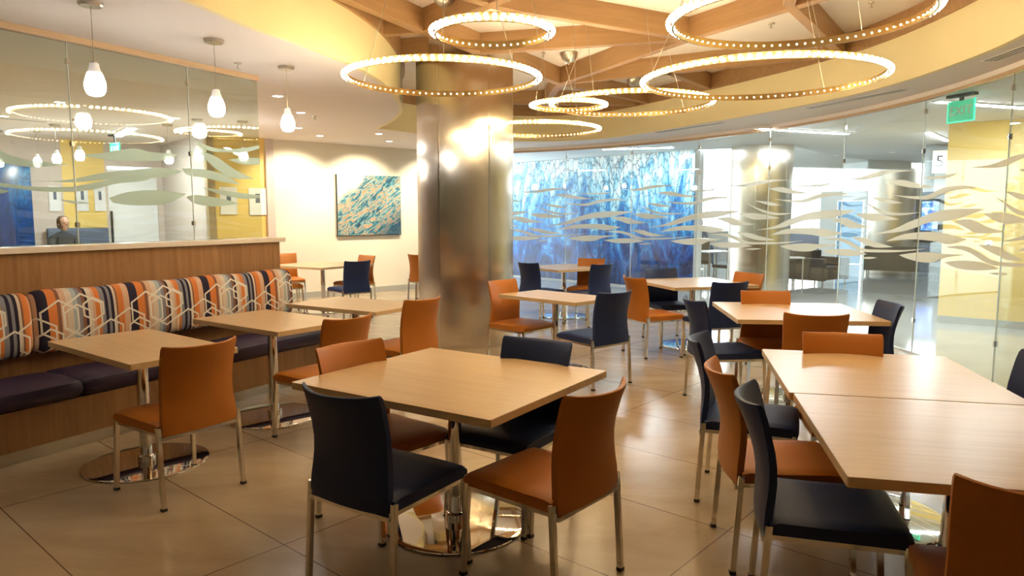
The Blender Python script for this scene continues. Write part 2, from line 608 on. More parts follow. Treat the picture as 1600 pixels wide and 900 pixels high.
def wall(name, pts, z0, z1, mat, th=0.12, side=1, **kw):
    """a wall along a polyline, thickness on one side"""
    bm = bmesh.new()
    P = [Vector(p) for p in pts]; off = []
    for i, p in enumerate(P):
        a = P[max(i - 1, 0)]; b = P[min(i + 1, len(P) - 1)]; t_ = (b - a).normalized()
        off.append((p.x + t_.y * th * side, p.y - t_.x * th * side))
    for i in range(len(P) - 1):
        q = [P[i][:], P[i + 1][:], off[i + 1], off[i]]
        prism(bm, q, z0, z1)
    bmesh.ops.remove_doubles(bm, verts=bm.verts, dist=1e-4)
    return bm_obj(name, bm, mat, kw.pop('parent', None), kind='structure', **kw)


wall('wall_atrium_edge', edge, ZC, 6.0, 'white', 0.15, -1)
wall('wall_atrium_left', [(3.80, 14.25), (3.80, 32.9)], 0, 6.0, 'white', 0.15, -1)
wall('wall_far_right', [(22, -4), (22, 33)], 0, 6.1, 'white', 0.15, 1)
wall('wall_behind', [(-14, -4), (22, -4)], 0, ZT + .1, 'cream', 0.15, 1)
wall('wall_left_outer', [(-14, -4), (-14, 15.3)], 0, ZI, 'pink', 0.15, -1)
wall('wall_right_near', [(end_x, S1 and arc_pts[-1][1]), (end_x, -4)], 0, ZI, 'cream', 0.12, -1)

# far windows of the atrium, open to the daylight
win = bpy.data.objects.new('window_10', None); COL.objects.link(win); win['kind'] = 'structure'
bm = bmesh.new()
x = 3.6
while x < 22.1:
    box(bm, (x - .05, 32.75, 0), (x + .05, 32.9, 6)); x += 2.05
for z in (0.0, 1.05, 2.9, 4.6, 5.9):
    box(bm, (3.6, 32.76, z), (22, 32.88, z + .09))
bm_obj('window_frame', bm, 'white', win, kind='structure')
bbox_obj('pane', (3.6, 32.81, 0.0), (22, 32.83, 6.0), 'glass_win', win, kind='structure')
lamp('atrium_daylight', 'AREA', (12.5, 32.4, 3.2), 2600, (0.93, 0.97, 1.0), 17, target=(8, 12, 0.5), size_y=5)

# painting wall and the walls of the room behind the partition
U = Vector((0.743, 0.668)); V = Vector((-0.668, 0.743))
A0 = Vector((-3.949, 12.915))


def P2(s, t=0.0): return (A0 + U * s + V * t)[:]


corner = P2(-1.49)
wall('wall_back', [P2(-.43), P2(3.45)], 0, ZI, 'cream', 0.15, -1)
wall('wall_back_ochre', [corner, P2(-.431)], 0, ZI, 'ochre', 0.15, -1)
wall('baseboard_back', [P2(-1.45, -.015), P2(3.3, -.015)], 0, 0.11, 'skirting', 0.015, -1)
wall('trim_2', [P2(-0.50, -.05), P2(-0.36, -.05)], 0, ZI, 'pink', 0.05, -1)
wall('wall_return', [corner, P2(-1.49, 2.45)], 0, ZI, 'pink', 0.12, 1)
Q0 = Vector(P2(-1.49, 2.45))
wl = lambda a: (Q0 - U * a)[:]
wall('wall_door', [wl(0), wl(0.06)], 0, ZI, 'pink', 0.12, 1)
wall('wall_over_door', [wl(0.06), wl(0.98)], 2.42, ZI, 'pink', 0.12, 1)
wall('wall_pictures', [wl(0.98), wl(1.65)], 0, ZI, 'ochre', 0.12, 1)
wall('wall_side', [wl(1.65), wl(2.1)], 0, ZI, 'pink', 0.12, 1)
wall('wall_mural', [wl(2.1), wl(11.5)], 0, ZI, 'pink', 0.12, 1)
# lit door
dr = bpy.data.objects.new('door_1', None); COL.objects.link(dr); dr['kind'] = 'structure'
wall('door_leaf', [(Q0 - U * .10 + V * .04)[:], (Q0 - U * .94 + V * .04)[:]], 0.01, 2.36, 'white', 0.05, 1, parent=dr)
wall('door_frame', [(Q0 - U * .06)[:], (Q0 - U * .10)[:]], 0, 2.42, 'pink', 0.1, 1, parent=dr)
wall('door_frame', [(Q0 - U * .94)[:], (Q0 - U * .98)[:]], 0, 2.42, 'pink', 0.1, 1, parent=dr)
hp = Q0 - U * .88 - V * .0
bm = bmesh.new(); box(bm, (hp.x - .02, hp.y - .05, 1.0), (hp.x + .02, hp.y - .02, 1.6)); bm_obj('door_handle', bm, 'chrome', dr, kind='structure')

# knee wall with ledge, glass and header
BY = R(28.5)
BD = Vector((math.sin(BY), math.cos(BY))); BN = Vector((math.cos(BY), -math.sin(BY)))
K0 = Vector((-2.9, 4.58))
frame = bpy.data.objects.new('wall_left', None)


def bl(t, y, z): return (t, y, z)


def bench_place(o):
    o.location = (K0.x, K0.y, 0); o.rotation_euler = (0, 0, math.atan2(BD.y, BD.x))


def bobj(name, lo, hi, mat, bevel=0.0, **kw):
    o = bbox_obj(name, lo, hi, mat, bevel=bevel, **kw); bench_place(o); return o


bobj('wall_left', (-5.4, .62, 0), (2.42, .80, 1.275), 'panel', kind='structure')
bobj('trim_3', (-5.4, .585, 1.2755), (2.47, .84, 1.318), 'stone', 0.004, kind='structure')
bobj('trim_4', (-5.4, .675, 2.805), (2.29, .745, 2.85), 'rail', kind='structure')

waveL = [[[(0.54, 1.987), (0.73, 2.015), (0.87, 2.048), (1.02, 2.072), (1.15, 2.054), (1.4, 2.057)], [(0.54, 1.987), (0.73, 1.972), (0.95, 1.971), (1.29, 1.998), (1.4, 2.057)]],
[[(0.16, 1.782), (0.35, 1.786), (0.51, 1.81), (0.72, 1.862), (0.94, 1.896), (1.21, 1.931), (1.43, 1.914)], [(0.16, 1.782), (0.51, 1.784), (0.72, 1.811), (1.02, 1.839), (1.28, 1.858), (1.43, 1.914)]],
[[(-0.9, 1.80), (-.4, 1.83), (-0.07, 1.772), (0.11, 1.75), (0.26, 1.742), (0.48, 1.749), (0.66, 1.787), (0.81, 1.822), (1.0, 1.849), (1.14, 1.837)], [(-0.9, 1.80), (-.4, 1.78), (-0.07, 1.745), (0.09, 1.728), (0.28, 1.71), (0.48, 1.713), (0.65, 1.736), (0.84, 1.787), (1.03, 1.809), (1.14, 1.837)]],
[[(1.43, 1.938), (1.66, 1.939), (1.87, 1.902), (2.04, 1.822)], [(1.43, 1.938), (1.48, 1.884), (1.66, 1.867), (1.86, 1.837), (2.04, 1.822)]],
[[(1.59, 2.104), (1.79, 2.06), (1.98, 1.96), (2.2, 1.882)], [(1.59, 2.104), (1.76, 1.965), (1.95, 1.88), (2.2, 1.882)]],
[[(1.58, 2.185), (1.77, 2.138), (1.99, 2.143), (2.29, 2.204)], [(1.58, 2.185), (1.63, 2.132), (1.77, 2.105), (2.09, 2.122), (2.29, 2.176)]],
[[(1.46, 1.695), (1.57, 1.714), (1.85, 1.681), (2.03, 1.645)], [(1.46, 1.695), (1.55, 1.639), (1.75, 1.616), (2.03, 1.645)]],
[[(1.62, 1.782), (1.86, 1.76), (2.27, 1.725)], [(1.62, 1.782), (1.82, 1.725), (2.07, 1.69), (2.27, 1.703)]],
[[(0.77, 1.673), (0.93, 1.722), (1.18, 1.744), (1.46, 1.72)], [(0.77, 1.673), (0.8, 1.637), (1.01, 1.617), (1.27, 1.635), (1.46, 1.72)]],
[[(-0.5, 1.71), (-0.06, 1.724), (0.06, 1.705)], [(-.5, 1.71), (-0.06, 1.683), (0.06, 1.705)]],
[[(0.41, 1.655), (0.55, 1.641), (0.63, 1.63)], [(0.41, 1.65), (0.52, 1.623), (0.63, 1.63)]],
[[(-.6, 1.94), (-0.02, 1.979), (0.05, 1.965), (0.22, 1.925), (0.49, 1.914)], [(-.6, 1.94), (-0.02, 1.902), (0.05, 1.894), (0.22, 1.88), (0.49, 1.914)]],
[[(1.92, 2.043), (2.09, 2.072), (2.29, 2.082)], [(1.92, 2.043), (2.09, 2.01), (2.28, 2.022)]]]
waveR = [[[(11.17, 1.304), (11.56, 1.371), (11.87, 1.472), (12.28, 1.566), (12.65, 1.597), (13.16, 1.593)], [(11.17, 1.304), (11.72, 1.351), (12.17, 1.453), (12.66, 1.491), (13.16, 1.593)]],
[[(10.35, 1.472), (10.51, 1.495), (10.67, 1.488), (10.92, 1.423), (11.19, 1.389)], [(10.35, 1.472), (10.6, 1.405), (10.76, 1.367), (11.19, 1.389)]],
[[(10.83, 1.55), (11.07, 1.56), (11.31, 1.542), (11.67, 1.487)], [(10.83, 1.55), (11.0, 1.49), (11.2, 1.461), (11.67, 1.487)]],
[[(10.98, 1.704), (11.31, 1.605), (11.62, 1.56), (12.01, 1.566)], [(10.98, 1.704), (11.31, 1.568), (11.63, 1.531), (12.01, 1.566)]],
[[(11.14, 1.747), (11.41, 1.724), (11.71, 1.67)], [(11.14, 1.747), (11.42, 1.674), (11.71, 1.67)]],
[[(11.46, 1.232), (11.73, 1.315), (12.03, 1.351), (12.41, 1.357), (12.68, 1.332), (12.9, 1.303)], [(11.46, 1.232), (11.89, 1.267), (12.31, 1.264), (12.61, 1.244), (12.9, 1.303)]],
[[(10.22, 1.214), (10.53, 1.238), (10.78, 1.193), (11.03, 1.124), (11.35, 1.127), (11.74, 1.141), (12.16, 1.179)], [(10.22, 1.214), (10.61, 1.186), (10.95, 1.093), (11.27, 1.09), (11.74, 1.122), (12.16, 1.179)]],
[[(10.77, 1.26), (11.06, 1.256), (11.26, 1.212), (11.58, 1.168)], [(10.77, 1.26), (11.02, 1.189), (11.27, 1.148), (11.58, 1.168)]],
[[(11.69, 1.083), (11.94, 1.121), (12.21, 1.142), (12.51, 1.141), (12.88, 1.152)], [(11.69, 1.083), (11.83, 1.05), (12.06, 1.028), (12.33, 1.041), (12.51, 1.098), (12.88, 1.152)]],
[[(10.21, 1.056), (10.54, 1.095), (10.87, 1.097), (11.11, 1.058)], [(10.21, 1.056), (10.46, 1.013), (10.79, 1.018), (11.11, 1.058)]],
[[(10.97, 1.007), (11.16, 1.029), (11.3, 1.027)], [(10.97, 1.007), (11.14, 1.002), (11.3, 1.027)]],
[[(11.38, 1.92), (11.67, 1.932), (11.9, 1.886), (12.25, 1.833)], [(11.38, 1.92), (11.67, 1.862), (11.98, 1.827), (12.25, 1.833)]],
[[(10.55, 1.992), (10.88, 1.997), (11.19, 2.042), (11.5, 2.049), (11.85, 2.023)], [(10.55, 1.992), (11.0, 1.963), (11.27, 1.995), (11.54, 2.022), (11.85, 2.023)]],
[[(11.53, 1.763), (12.07, 1.742), (12.44, 1.815), (12.8, 1.823), (13.01, 1.795)], [(11.53, 1.763), (11.84, 1.72), (12.15, 1.702), (12.41, 1.751), (12.66, 1.786), (13.01, 1.795)]],
[[(11.97, 1.943), (12.35, 1.939), (12.68, 1.953)], [(11.97, 1.943), (12.13, 1.921), (12.5, 1.916), (12.68, 1.953)]]]


def curve_at(pts, n=6):
    return catmull(pts, n)


def lerp_at(pts, s):
    if s <= pts[0][0]: return pts[0][1]
    for a, b in zip(pts, pts[1:]):
        if s <= b[0]:
            k = (s - a[0]) / max(1e-6, b[0] - a[0]); return a[1] + (b[1] - a[1]) * k
    return pts[-1][1]


def film(bm, up, lo, s0, s1, place, shift=0.0, step=0.03, th=0.0015):
    a, b = up[0][0] + shift, up[-1][0] + shift
    lo_s, hi_s = max(a, s0), min(b, s1)
    if hi_s - lo_s < 0.02: return False
    U_, L_ = curve_at(up), curve_at(lo)
    n = max(2, int((hi_s - lo_s) / step))
    rows = []
    for i in range(n + 1):
        s = lo_s + (hi_s - lo_s) * i / n
        zu, zl = lerp_at(U_, s - shift), lerp_at(L_, s - shift)
        zu, zl = max(zu, zl) + 0.0005, min(zu, zl) - 0.0005
        rows.append([bm.verts.new(place(s, zu, 0)), bm.verts.new(place(s, zl, 0)), bm.verts.new(place(s, zl, th)), bm.verts.new(place(s, zu, th))])
    for p, q in zip(rows, rows[1:]):
        for k in range(4):
            bm.faces.new((p[k], p[(k + 1) % 4], q[(k + 1) % 4], q[k]))
    bm.faces.new(rows[0]); bm.faces.new(rows[-1][::-1])
    return True


wi = 1
joints = [-5.4, -4.4, -3.4, -2.45, -1.47, -.48, .52, 1.53, 2.29]
for a, b in zip(joints, joints[1:]):
    o = bobj('window_%d' % wi, (a + .003, .704, 1.3185), (b - .003, .716, 2.8045), 'glass_left', kind='structure')
    bm = bmesh.new(); hit = False
    for up, lo in waveL:
        for sh in (0, -2.32, -4.64):
            hit |= film(bm, up, lo, a + .005, b - .005, lambda s, z, t_: (s, .7022 - t_, z), sh)
    if hit: bm_obj('wave_film', bm, 'film_left', o, kind='structure', label='frosted wave pattern')
    else: bm.free()
    bm = bmesh.new()
    for z in (1.45, 2.05, 2.65): box(bm, (b - .012, .696, z), (b + .012, .724, z + .035))
    if b < 2.2:
        bm_obj('glass_clip', bm, 'chrome', o, kind='structure')
        bm = bmesh.new(); box(bm, (b - .0028, .7045, 1.3186), (b + .0028, .7155, 2.804)); bm_obj('joint_seal', bm, 'film', o, kind='structure')
    wi += 1

# curved glass wall
jr = [1.80 + 0.0, 3.22, 4.68, 6.14, 7.60, 9.06, 10.52, 11.98, 13.44, 15.06]
for a, b in zip(jr, jr[1:]):
    bm = bmesh.new(); n = 1; rows = []
    pa, pb = Vector(arc(a + .004)), Vector(arc(b - .004))
    tn = (pb - pa).normalized(); nn = Vector((-tn.y, tn.x))       # nn points out of the room
    for i in range(n + 1):
        p = pa.lerp(pb, i / n); q = (p + nn * .006)[:]; p = (p - nn * .006)[:]
        rows.append([bm.verts.new((*p, .02)), bm.verts.new((*p, 2.765)), bm.verts.new((*q, 2.765)), bm.verts.new((*q, .02))])
    for p, q in zip(rows, rows[1:]):
        for k in range(4): bm.faces.new((p[k], p[(k + 1) % 4], q[(k + 1) % 4], q[k]))
    bm.faces.new(rows[0]); bm.faces.new(rows[-1][::-1])
    o = bm_obj('window_%d' % wi, bm, 'glass_right', None, kind='structure'); sharp(o, 30)
    bm = bmesh.new(); hit = False
    for up, lo in waveR:
        for k in range(-4, 3):
            hit |= film(bm, up, lo, a + .006, b - .006, lambda s, z, t_: (*(pa.lerp(pb, (s - a - .004) / (b - a - .008)) - nn * (.0085 + t_))[:], z), 2.32 * k)
    bm_obj('wave_film', bm, 'film', o, kind='structure', label='frosted wave pattern')
    bm = bmesh.new()
    x_, y_ = arc(b); al = -b / RR
    jm = bmesh.new(); box(jm, (-.0038, -.006, .0205), (.0038, .006, 2.764), mtx=Matrix.Translation((x_, y_, 0)) @ Matrix.Rotation(al, 4, 'Z')); bm_obj('joint_seal', jm, 'film', o, kind='structure')
    for z in (0.35, 2.2, 2.62):
        box(bm, (-.014, -.014, z), (.014, .014, z + .05), mtx=Matrix.Translation((x_, y_, 0)) @ Matrix.Rotation(al, 4, 'Z'))
    bm_obj('glass_clip', bm, 'chrome', o, kind='structure')
    wi += 1


def arc_strip(name, r0, r1, z0, z1, mat, s0=S0, s1=S1, n=60, **kw):
    bm = bmesh.new(); rows = []
    for i in range(n + 1):
        s = s0 + (s1 - s0) * i / n
        p, q = arc(s, r0), arc(s, r1)
        rows.append([bm.verts.new((*p, z0)), bm.verts.new((*p, z1)), bm.verts.new((*q, z1)), bm.verts.new((*q, z0))])
    for p, q in zip(rows, rows[1:]):
        for k in range(4): bm.faces.new((p[k], p[(k + 1) % 4], q[(k + 1) % 4], q[k]))
    bm.faces.new(rows[0]); bm.faces.new(rows[-1][::-1])
    o = bm_obj(name, bm, mat, None, **kw); sharp(o, 30); return o


arc_strip('trim_5', RR - .03, RR + .03, 2.766, 2.80, 'rail', kind='structure')
arc_strip('trim_6', RR - .02, RR + .025, 2.80, 2.86, 'ceil', kind='structure')
arc_strip('trim_7', RR - .018, RR + .018, 0.0, 0.02, 'nickel', kind='structure')

# mural wall beyond the glass, yellow wall, walls around the number sign
MU = Vector((2.84, -2.96)).normalized(); M0 = Vector((-0.30, 18.11))
wall('wall_mural_corridor', [M0[:], (M0 + MU * 5.62)[:]], 0, 2.80, 'white', 0.14, -1)
mo = bpy.data.objects.new
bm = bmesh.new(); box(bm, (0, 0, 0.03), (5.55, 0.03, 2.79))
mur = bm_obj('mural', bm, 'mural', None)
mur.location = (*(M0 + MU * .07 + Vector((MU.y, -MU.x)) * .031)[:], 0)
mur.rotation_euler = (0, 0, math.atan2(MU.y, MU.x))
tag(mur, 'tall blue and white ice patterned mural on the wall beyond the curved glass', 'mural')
YW = Vector((0.747, -0.665)); Y0 = Vector((6.123, 10.13)); YB = Vector((0.665, 0.747))
bm = bmesh.new(); prism(bm, [Y0[:], (Y0 + YW * 9)[:], (Y0 + YW * 9 + YB * .9)[:], (Y0 + YB * .9)[:]], 0, ZC)
bm_obj('wall_right', bm, 'ochre', kind='structure')
bm = bmesh.new(); prism(bm, [(Y0 + YW * .0 - YB * .012)[:], (Y0 + YW * 9 - YB * .012)[:], (Y0 + YW * 9 - YB * .001)[:], (Y0 - YB * .001)[:]], 0, .1)
bm_obj('baseboard_right', bm, 'skirting', kind='structure')
# wall with number sign further back
wall('wall_sign', [(7.55, 13.15), (9.2, 12.35)], 1.95, ZC, 'grey', 0.15, -1)
wall('wall_service', [(11.0, 20.6), (15.2, 16.9)], 0, 2.3, 'grey', 0.2, -1)


# ------------------------------------------------------------------ ceiling beams
def zbeam(name, a, b, z0=ZR, z1=ZT, w=0.10):
    a = Vector(a); b = Vector(b); d = b - a; L = d.length
    bm = bmesh.new(); box(bm, (0, -w / 2, z0), (L, w / 2, z1 - .001))
    bmesh.ops.bevel(bm, geom=[e for e in bm.edges if all(v.co.z < z0 + .01 for v in e.verts)], offset=.006, segments=1, affect='EDGES')
    o = bm_obj(name, bm, 'beam', None, kind='structure')
    o.location = (a.x, a.y, 0); o.rotation_euler = (0, 0, math.atan2(d.y, d.x)); return o


HUB = (0.657, 9.953); N2 = (1.80, 7.456); N3 = (-0.87, 7.171)
BEAMS = [((-1.85, 5.1), N3), (N3, HUB), ((-1.28, 8.33), N2), ((-1.9, 4.6), (0.0, 6.437)), ((0.0, 6.437), N2), (N2, HUB), (HUB, (0.477, 12.9)),
         (HUB, (3.62, 8.25)), (N2, (3.0, 5.3)), ((3.0, 5.3), (3.48, 4.5)), ((1.1, 2.2), (2.351, 6.244)), ((2.351, 6.244), (3.70, 8.20)), ((1.95, 9.15), (2.78, 10.3)), (HUB, (2.15, 11.6)),
         ((-1.42, 11.75), (0.53, 11.70)), ((0.53, 11.70), (2.0, 11.8)), ((-1.32, 7.25), N3), (N3, (0.45, 5.4)), ((0.45, 5.4), (2.7, 2.9)), ((-2.5, 3.2), (0.45, 5.4)),
         ((-1.0, 0.5), (1.1, 2.2)), ((1.1, 2.2), (0.45, 5.4))]
for i, (a, b) in enumerate(BEAMS):
    zbeam('ceiling_beam', a, b, ZR + 0.0015 * (i % 5), ZT)

# ------------------------------------------------------------------ ring chandeliers
band_me = {}
bm = bmesh.new()
bmesh.ops.create_uvsphere(bm, u_segments=10, v_segments=7, radius=0.0128, matrix=Matrix.Translation((.020, 0, 0)))
bmesh.ops.create_uvsphere(bm, u_segments=6, v_segments=5, radius=0.0042, matrix=Matrix.Translation((-.010, 0, -.001)))
bulb_me = bpy.data.meshes.new('bulb'); bm.to_mesh(bulb_me); bm.free()
bulb_me.materials.append(M['bulb'])
for p in bulb_me.polygons: p.use_smooth = True


def ring(label, x, y, z, r, n):
    t = thing('ring_chandelier', label, 'chandelier', (x, y, z), 0, 'ring chandeliers hung under the timber ceiling lattice')
    for z_, nm in ((0.020, 'upper_ring'), (-0.025, 'lower_ring')):
        bm = bmesh.new()
        lathe(bm, [(r - .010, z_), (r + .001, z_), (r + .001, z_ + .004), (r - .010, z_ + .004), (r - .010, z_)], 96)
        bmesh.ops.remove_doubles(bm, verts=bm.verts, dist=1e-5)
        sharp(bm_obj(nm, bm, 'gold', t))
    bm = bmesh.new()
    lathe(bm, [(r - .009, -.026), (r - .0065, -.026), (r - .0065, .025), (r - .009, .025), (r - .009, -.026)], 96)
    bmesh.ops.remove_doubles(bm, verts=bm.verts, dist=1e-5)
    sharp(bm_obj('inner_band', bm, 'gold', t))
    for k in range(n):
        a = 2 * math.pi * k / n
        o = bpy.data.objects.new('bulb', bulb_me); COL.objects.link(o); o.parent = t
        o.location = (r * math.cos(a), r * math.sin(a), 0); o.rotation_euler = (0, 0, a)
    for k in range(3):
        a = 2 * math.pi * (k / 3 + .1)
        bm = bmesh.new(); tube(bm, [(r * math.cos(a), r * math.sin(a), .03), (r * .55 * math.cos(a), r * .55 * math.sin(a), ZT - z)], .0022, 5)
        bm_obj('suspension_wire', bm, 'nickel', t)
    return t


RZ = 2.60
ring('small ring chandelier of bare bulbs above the square front table', -0.115, 4.258, RZ, .335, 46)
ring('wide ring chandelier of bulbs hanging just in front of the steel column', -0.538, 5.667, RZ, .74, 84)
ring('ring chandelier cut off by the top edge of the photo, above the pushed-together tables', 1.534, 3.948, RZ, .66, 84)
ring('largest ring chandelier, lying below the one cut off by the top of the photo', 1.951, 5.72, RZ, .90, 92)
ring('ring chandelier half overlapped by the largest one, over the middle tables', 1.24, 7.56, RZ + .09, .82, 84)
ring('small ring chandelier touching a wider one beside the beam hub', 0.549, 7.05, RZ, .35, 46)
ring('farthest ring chandelier, partly hidden behind the steel column', 0.32, 9.036, RZ, .76, 84)

# ------------------------------------------------------------------ pendants
pend_me = None


def pendant(label, x, y, z=ZI, drop=0.365, small=False, grp='teardrop pendants in front of the partition glass'):
    t = thing('pendant_lamp', label, 'pendant lamp', (x, y, z), 0, grp)
    lathe_obj('canopy', [(0, -.028), (.062, -.028), (.072, -.018), (.072, -.001), (0, -.001)], 'nickel', t, 28)
    bm = bmesh.new(); tube(bm, [(0, 0, -.028), (0, 0, -drop)], .0025, 6); bm_obj('cord', bm, 'nickel', t)
    s = lathe_obj('lamp_shade', [(0, 0), (.024, .002), (.045, .012), (.057, .035), (.061, .062), (.058, .092), (.048, .125), (.037, .155), (.029, .180), (.026, .200), (0.016, .205), (0, .205)], 'pendant', t, 28)
    s.location = (0, 0, -drop - .205)
    lathe_obj('cap', [(0, -drop + .004), (.018, -drop + .004), (.018, -drop - .012), (0, -drop - .012)], 'nickel', t, 16)
    return t


p1 = pendant('nearest and largest teardrop pendant lamp in front of the partition glass', -2.602, 4.543)
for (x, y, lb) in ((-2.239, 5.499, 'middle teardrop pendant lamp, hung near the end of the partition glass'), (-2.006, 6.478, 'farthest teardrop pendant lamp, just past the end of the partition glass')):
    dup(p1, (x, y, ZI), 0, lb)
BACKP = [(-8.9, 12.0, 'first'), (-8.05, 11.3, ''), (-7.45, 11.3, ''), (-6.7, 10.6, ''), (-6.0, 10.0, ''), (-5.05, 10.6, ''), (-4.35, 10.0, ''), (-3.8, 10.2, '')]
for x, y, _ in BACKP:
    o = dup(p1, (x, y, ZI), 0, 'small lit pendant lamp in the room behind the partition glass')
    o['group'] = 'pendants in the room behind the partition'

# ------------------------------------------------------------------ downlights, strips, vents, sprinklers, speakers
def downlight(x, y, label, z=ZI, r=.075, grp='recessed downlights in the lower ceiling'):
    t = thing('downlight', label, 'downlight', (x, y, z), 0, grp)
    bm = bmesh.new(); lathe(bm, [(r, -.006), (r, -.0005), (r * .72, -.0005), (r * .72, -.004), (r, -.006)], 28); sharp(bm_obj('trim_ring', bm, 'white', t))
    lathe_obj('diffuser', [(0, -.003), (r * .72, -.003), (r * .72, -.0005), (0, -.0005)], 'lit_warm', t, 28)


for x, y, lb in ((-2.6, 8.064, 'round recessed downlight nearest the far teardrop pendant'), (-3.25, 11.0, 'round recessed downlight in front of the canvas, on its left'), (-2.175, 11.806, 'round recessed downlight beside the corner of the ceiling recess'),
                 (-2.73, 9.369, 'round recessed downlight between the far pendant and the painting wall'), (-4.6, 9.9, 'round recessed downlight at the far left above the dining area'),
                 (-2.9, 3.3, 'added recessed fill downlight in the ceiling above the near end of the bench')):  # the last one is out of view, added for fill light
    downlight(x, y, lb)
    lamp('downlight_beam', 'SPOT', (x, y, ZI - .03), 70 if y > 5 else 8, (1.0, .86, .68), .05, target=(x, y, 0), spot=R(95), blend=.8)
for x, y in ((-5.3, 8.5), (-6.8, 9.7), (-6.3, 6.5), (-8.2, 8.0), (-4.9, 5.2)):
    downlight(x, y, 'small recessed downlight in the room behind the partition glass', grp='downlights behind the partition')
    lamp('downlight_beam', 'SPOT', (x, y, ZI - .03), 150, (1.0, .97, .92), .05, target=(x, y, 0), spot=R(110), blend=.8)
# wall washers aimed at the painting wall
for s, lb in ((.0, 'wall-washing downlight left of the painting'), (1.35, 'wall-washing downlight straight above the painting'), (3.0, 'wall-washing downlight between painting and steel column')):
    x, y = P2(s, -1.1)
    downlight(x, y, lb, grp='wall washers')
    tx, ty = P2(s, 0)
    lamp('wall_washer_beam', 'SPOT', (x, y, ZI - .03), 130, (1.0, .88, .66), .05, target=(tx, ty, 1.3), spot=R(100), blend=.5)


def strip(label, a, b, z=ZC, w=.11):
    a = Vector(a); b = Vector(b); d = b - a
    t = thing('strip_light', label, 'strip light', (a.x, a.y, z), math.atan2(d.y, d.x), 'linear lights in the corridor ceiling')
    bbox_obj('housing', (0, -w / 2, -.012), (d.length, w / 2, -.0005), 'white', t, .002)
    bbox_obj('diffuser', (.02, -w / 2 + .015, -.018), (d.length - .02, w / 2 - .015, -.0115), 'lit_white', t, .002)
    return t


strip('long strip light on the corridor ceiling in front of the blue mural', (1.75, 12.70 + 1.3), (3.05, 13.55))
strip('long strip light on the corridor ceiling left of the exit sign, beyond the glass', (3.62, 10.60), (5.25, 11.30))
strip('long strip light on the corridor ceiling running behind the exit sign', (4.72, 8.07), (6.6, 8.75))
strip('short steep strip light beside the number sign and the ochre wall', (6.35, 11.05), (7.45, 12.35))
st = strip('slanted strip light on the ceiling behind the partition glass', (-6.62, 12.1), (-5.75, 10.95), ZI, .16)
st['group'] = 'strip light behind the partition'


def vent(label, a, b, z=ZI, w=.12, n=3):
    a = Vector(a); b = Vector(b); d = b - a; L = d.length
    t = thing('linear_vent', label, 'air vent', (a.x, a.y, z), math.atan2(d.y, d.x), 'slot vents in the ceiling rim')
    bm = bmesh.new()
    for k in range(n + 1):
        y = -w / 2 + w * k / n
        box(bm, (0, y - .008, -.0042), (L, y + .008, -.0005))
    for xx in (0, L - .015): box(bm, (xx, -w / 2, -.0042), (xx + .015, w / 2, -.0005))
    bm_obj('frame', bm, 'ceil', t)
    bbox_obj('slot_backing', (.005, -w / 2 + .005, -.004), (L - .005, w / 2 - .005, -.0007), 'dark', t)


vent('three-slot linear air vent above the largest ring chandelier', (3.66, 8.98), (4.13, 7.62))
vent('near linear air vent at the top right corner of the ceiling rim', (4.08, 6.25), (3.98, 4.9))
vent('distant linear air vent in the ceiling rim near the blue mural', (2.30, 11.62), (3.02, 10.35))
vent('dark linear vent in the ceiling behind the partition glass', (-7.3, 9.6), (-6.6, 10.3))

for x, y, lb in ((0.70, 8.98, 'satin metal dome speaker between beams beside the beam hub'), (1.785, 10.63, 'satin metal dome speaker beyond the beam hub, far end of the lattice'), (-0.61, 6.6, 'satin metal dome speaker above the small ring chandelier, at the top of the photo')):
    t = thing('dome_speaker', lb, 'ceiling speaker', (x, y, ZT), 0, 'dome speakers in the timber lattice')
    lathe_obj('dome', [(0, -.125), (.02, -.123), (.055, -.11), (.085, -.08), (.105, -.035), (.11, -.001), (0, -.001)], 'nickel', t, 32)
    lathe_obj('finial', [(0, -.15), (.008, -.146), (.010, -.135), (.005, -.123), (0, -.123)], 'chrome', t, 12)
for x, y, z, lb in ((-2.381, 6.343, ZI, 'sprinkler head in the ceiling between the middle and far pendants'), (-2.649, 9.733, ZI, 'sprinkler head in the ceiling above the dining chairs by the painting wall'), (2.70, 7.64, ZT, 'sprinkler head between timber beams inside the cut-off ring chandelier'),
                    (0.385, 8.98, ZT, 'sprinkler head beside the dome speaker in the timber lattice'), (3.37, 6.9, ZT, 'sprinkler head between timber beams at the upper right')):
    t = thing('sprinkler_head', lb, 'sprinkler', (x, y, z), 0, 'sprinkler heads')
    lathe_obj('escutcheon', [(0, -.008), (.028, -.008), (.032, -.0005), (0, -.0005)], 'nickel', t, 16)
    lathe_obj('nozzle', [(0, -.045), (.018, -.045), (.018, -.042), (.005, -.040), (.007, -.008), (0, -.008)], 'nickel', t, 12)


# ------------------------------------------------------------------ steel columns
def column(label, x, y, r, z1, name='steel_column', seams=True):
    t = thing(name, label, 'column', (x, y, 0))
    lathe_obj('cladding', [(0, 0.0), (r - .012, 0.0), (r - .012, .06), (r, .062), (r, z1 - .0005), (0, z1 - .0005)], 'steel', t, 96)
    if seams:
        bm = bmesh.new()
        for k in range(6):
            a = R(-118 + k * 60)
            box(bm, (r - .004, -.007, .062), (r + .003, .007, z1 - .002), mtx=Matrix.Rotation(a, 4, 'Z'))
        bm_obj('panel_joint', bm, 'chrome', t)
    return t


column('big brushed stainless steel column standing in the middle of the dining area', -0.56, 8.61, .57, ZT)
column('stainless steel column seen through the curved glass, just right of the mural', 4.70, 13.55 - .0, .56, ZC)
column('farther stainless steel column near the sofas, beyond the curved glass', 10.4, 19.6, .58, 6.0, seams=False)


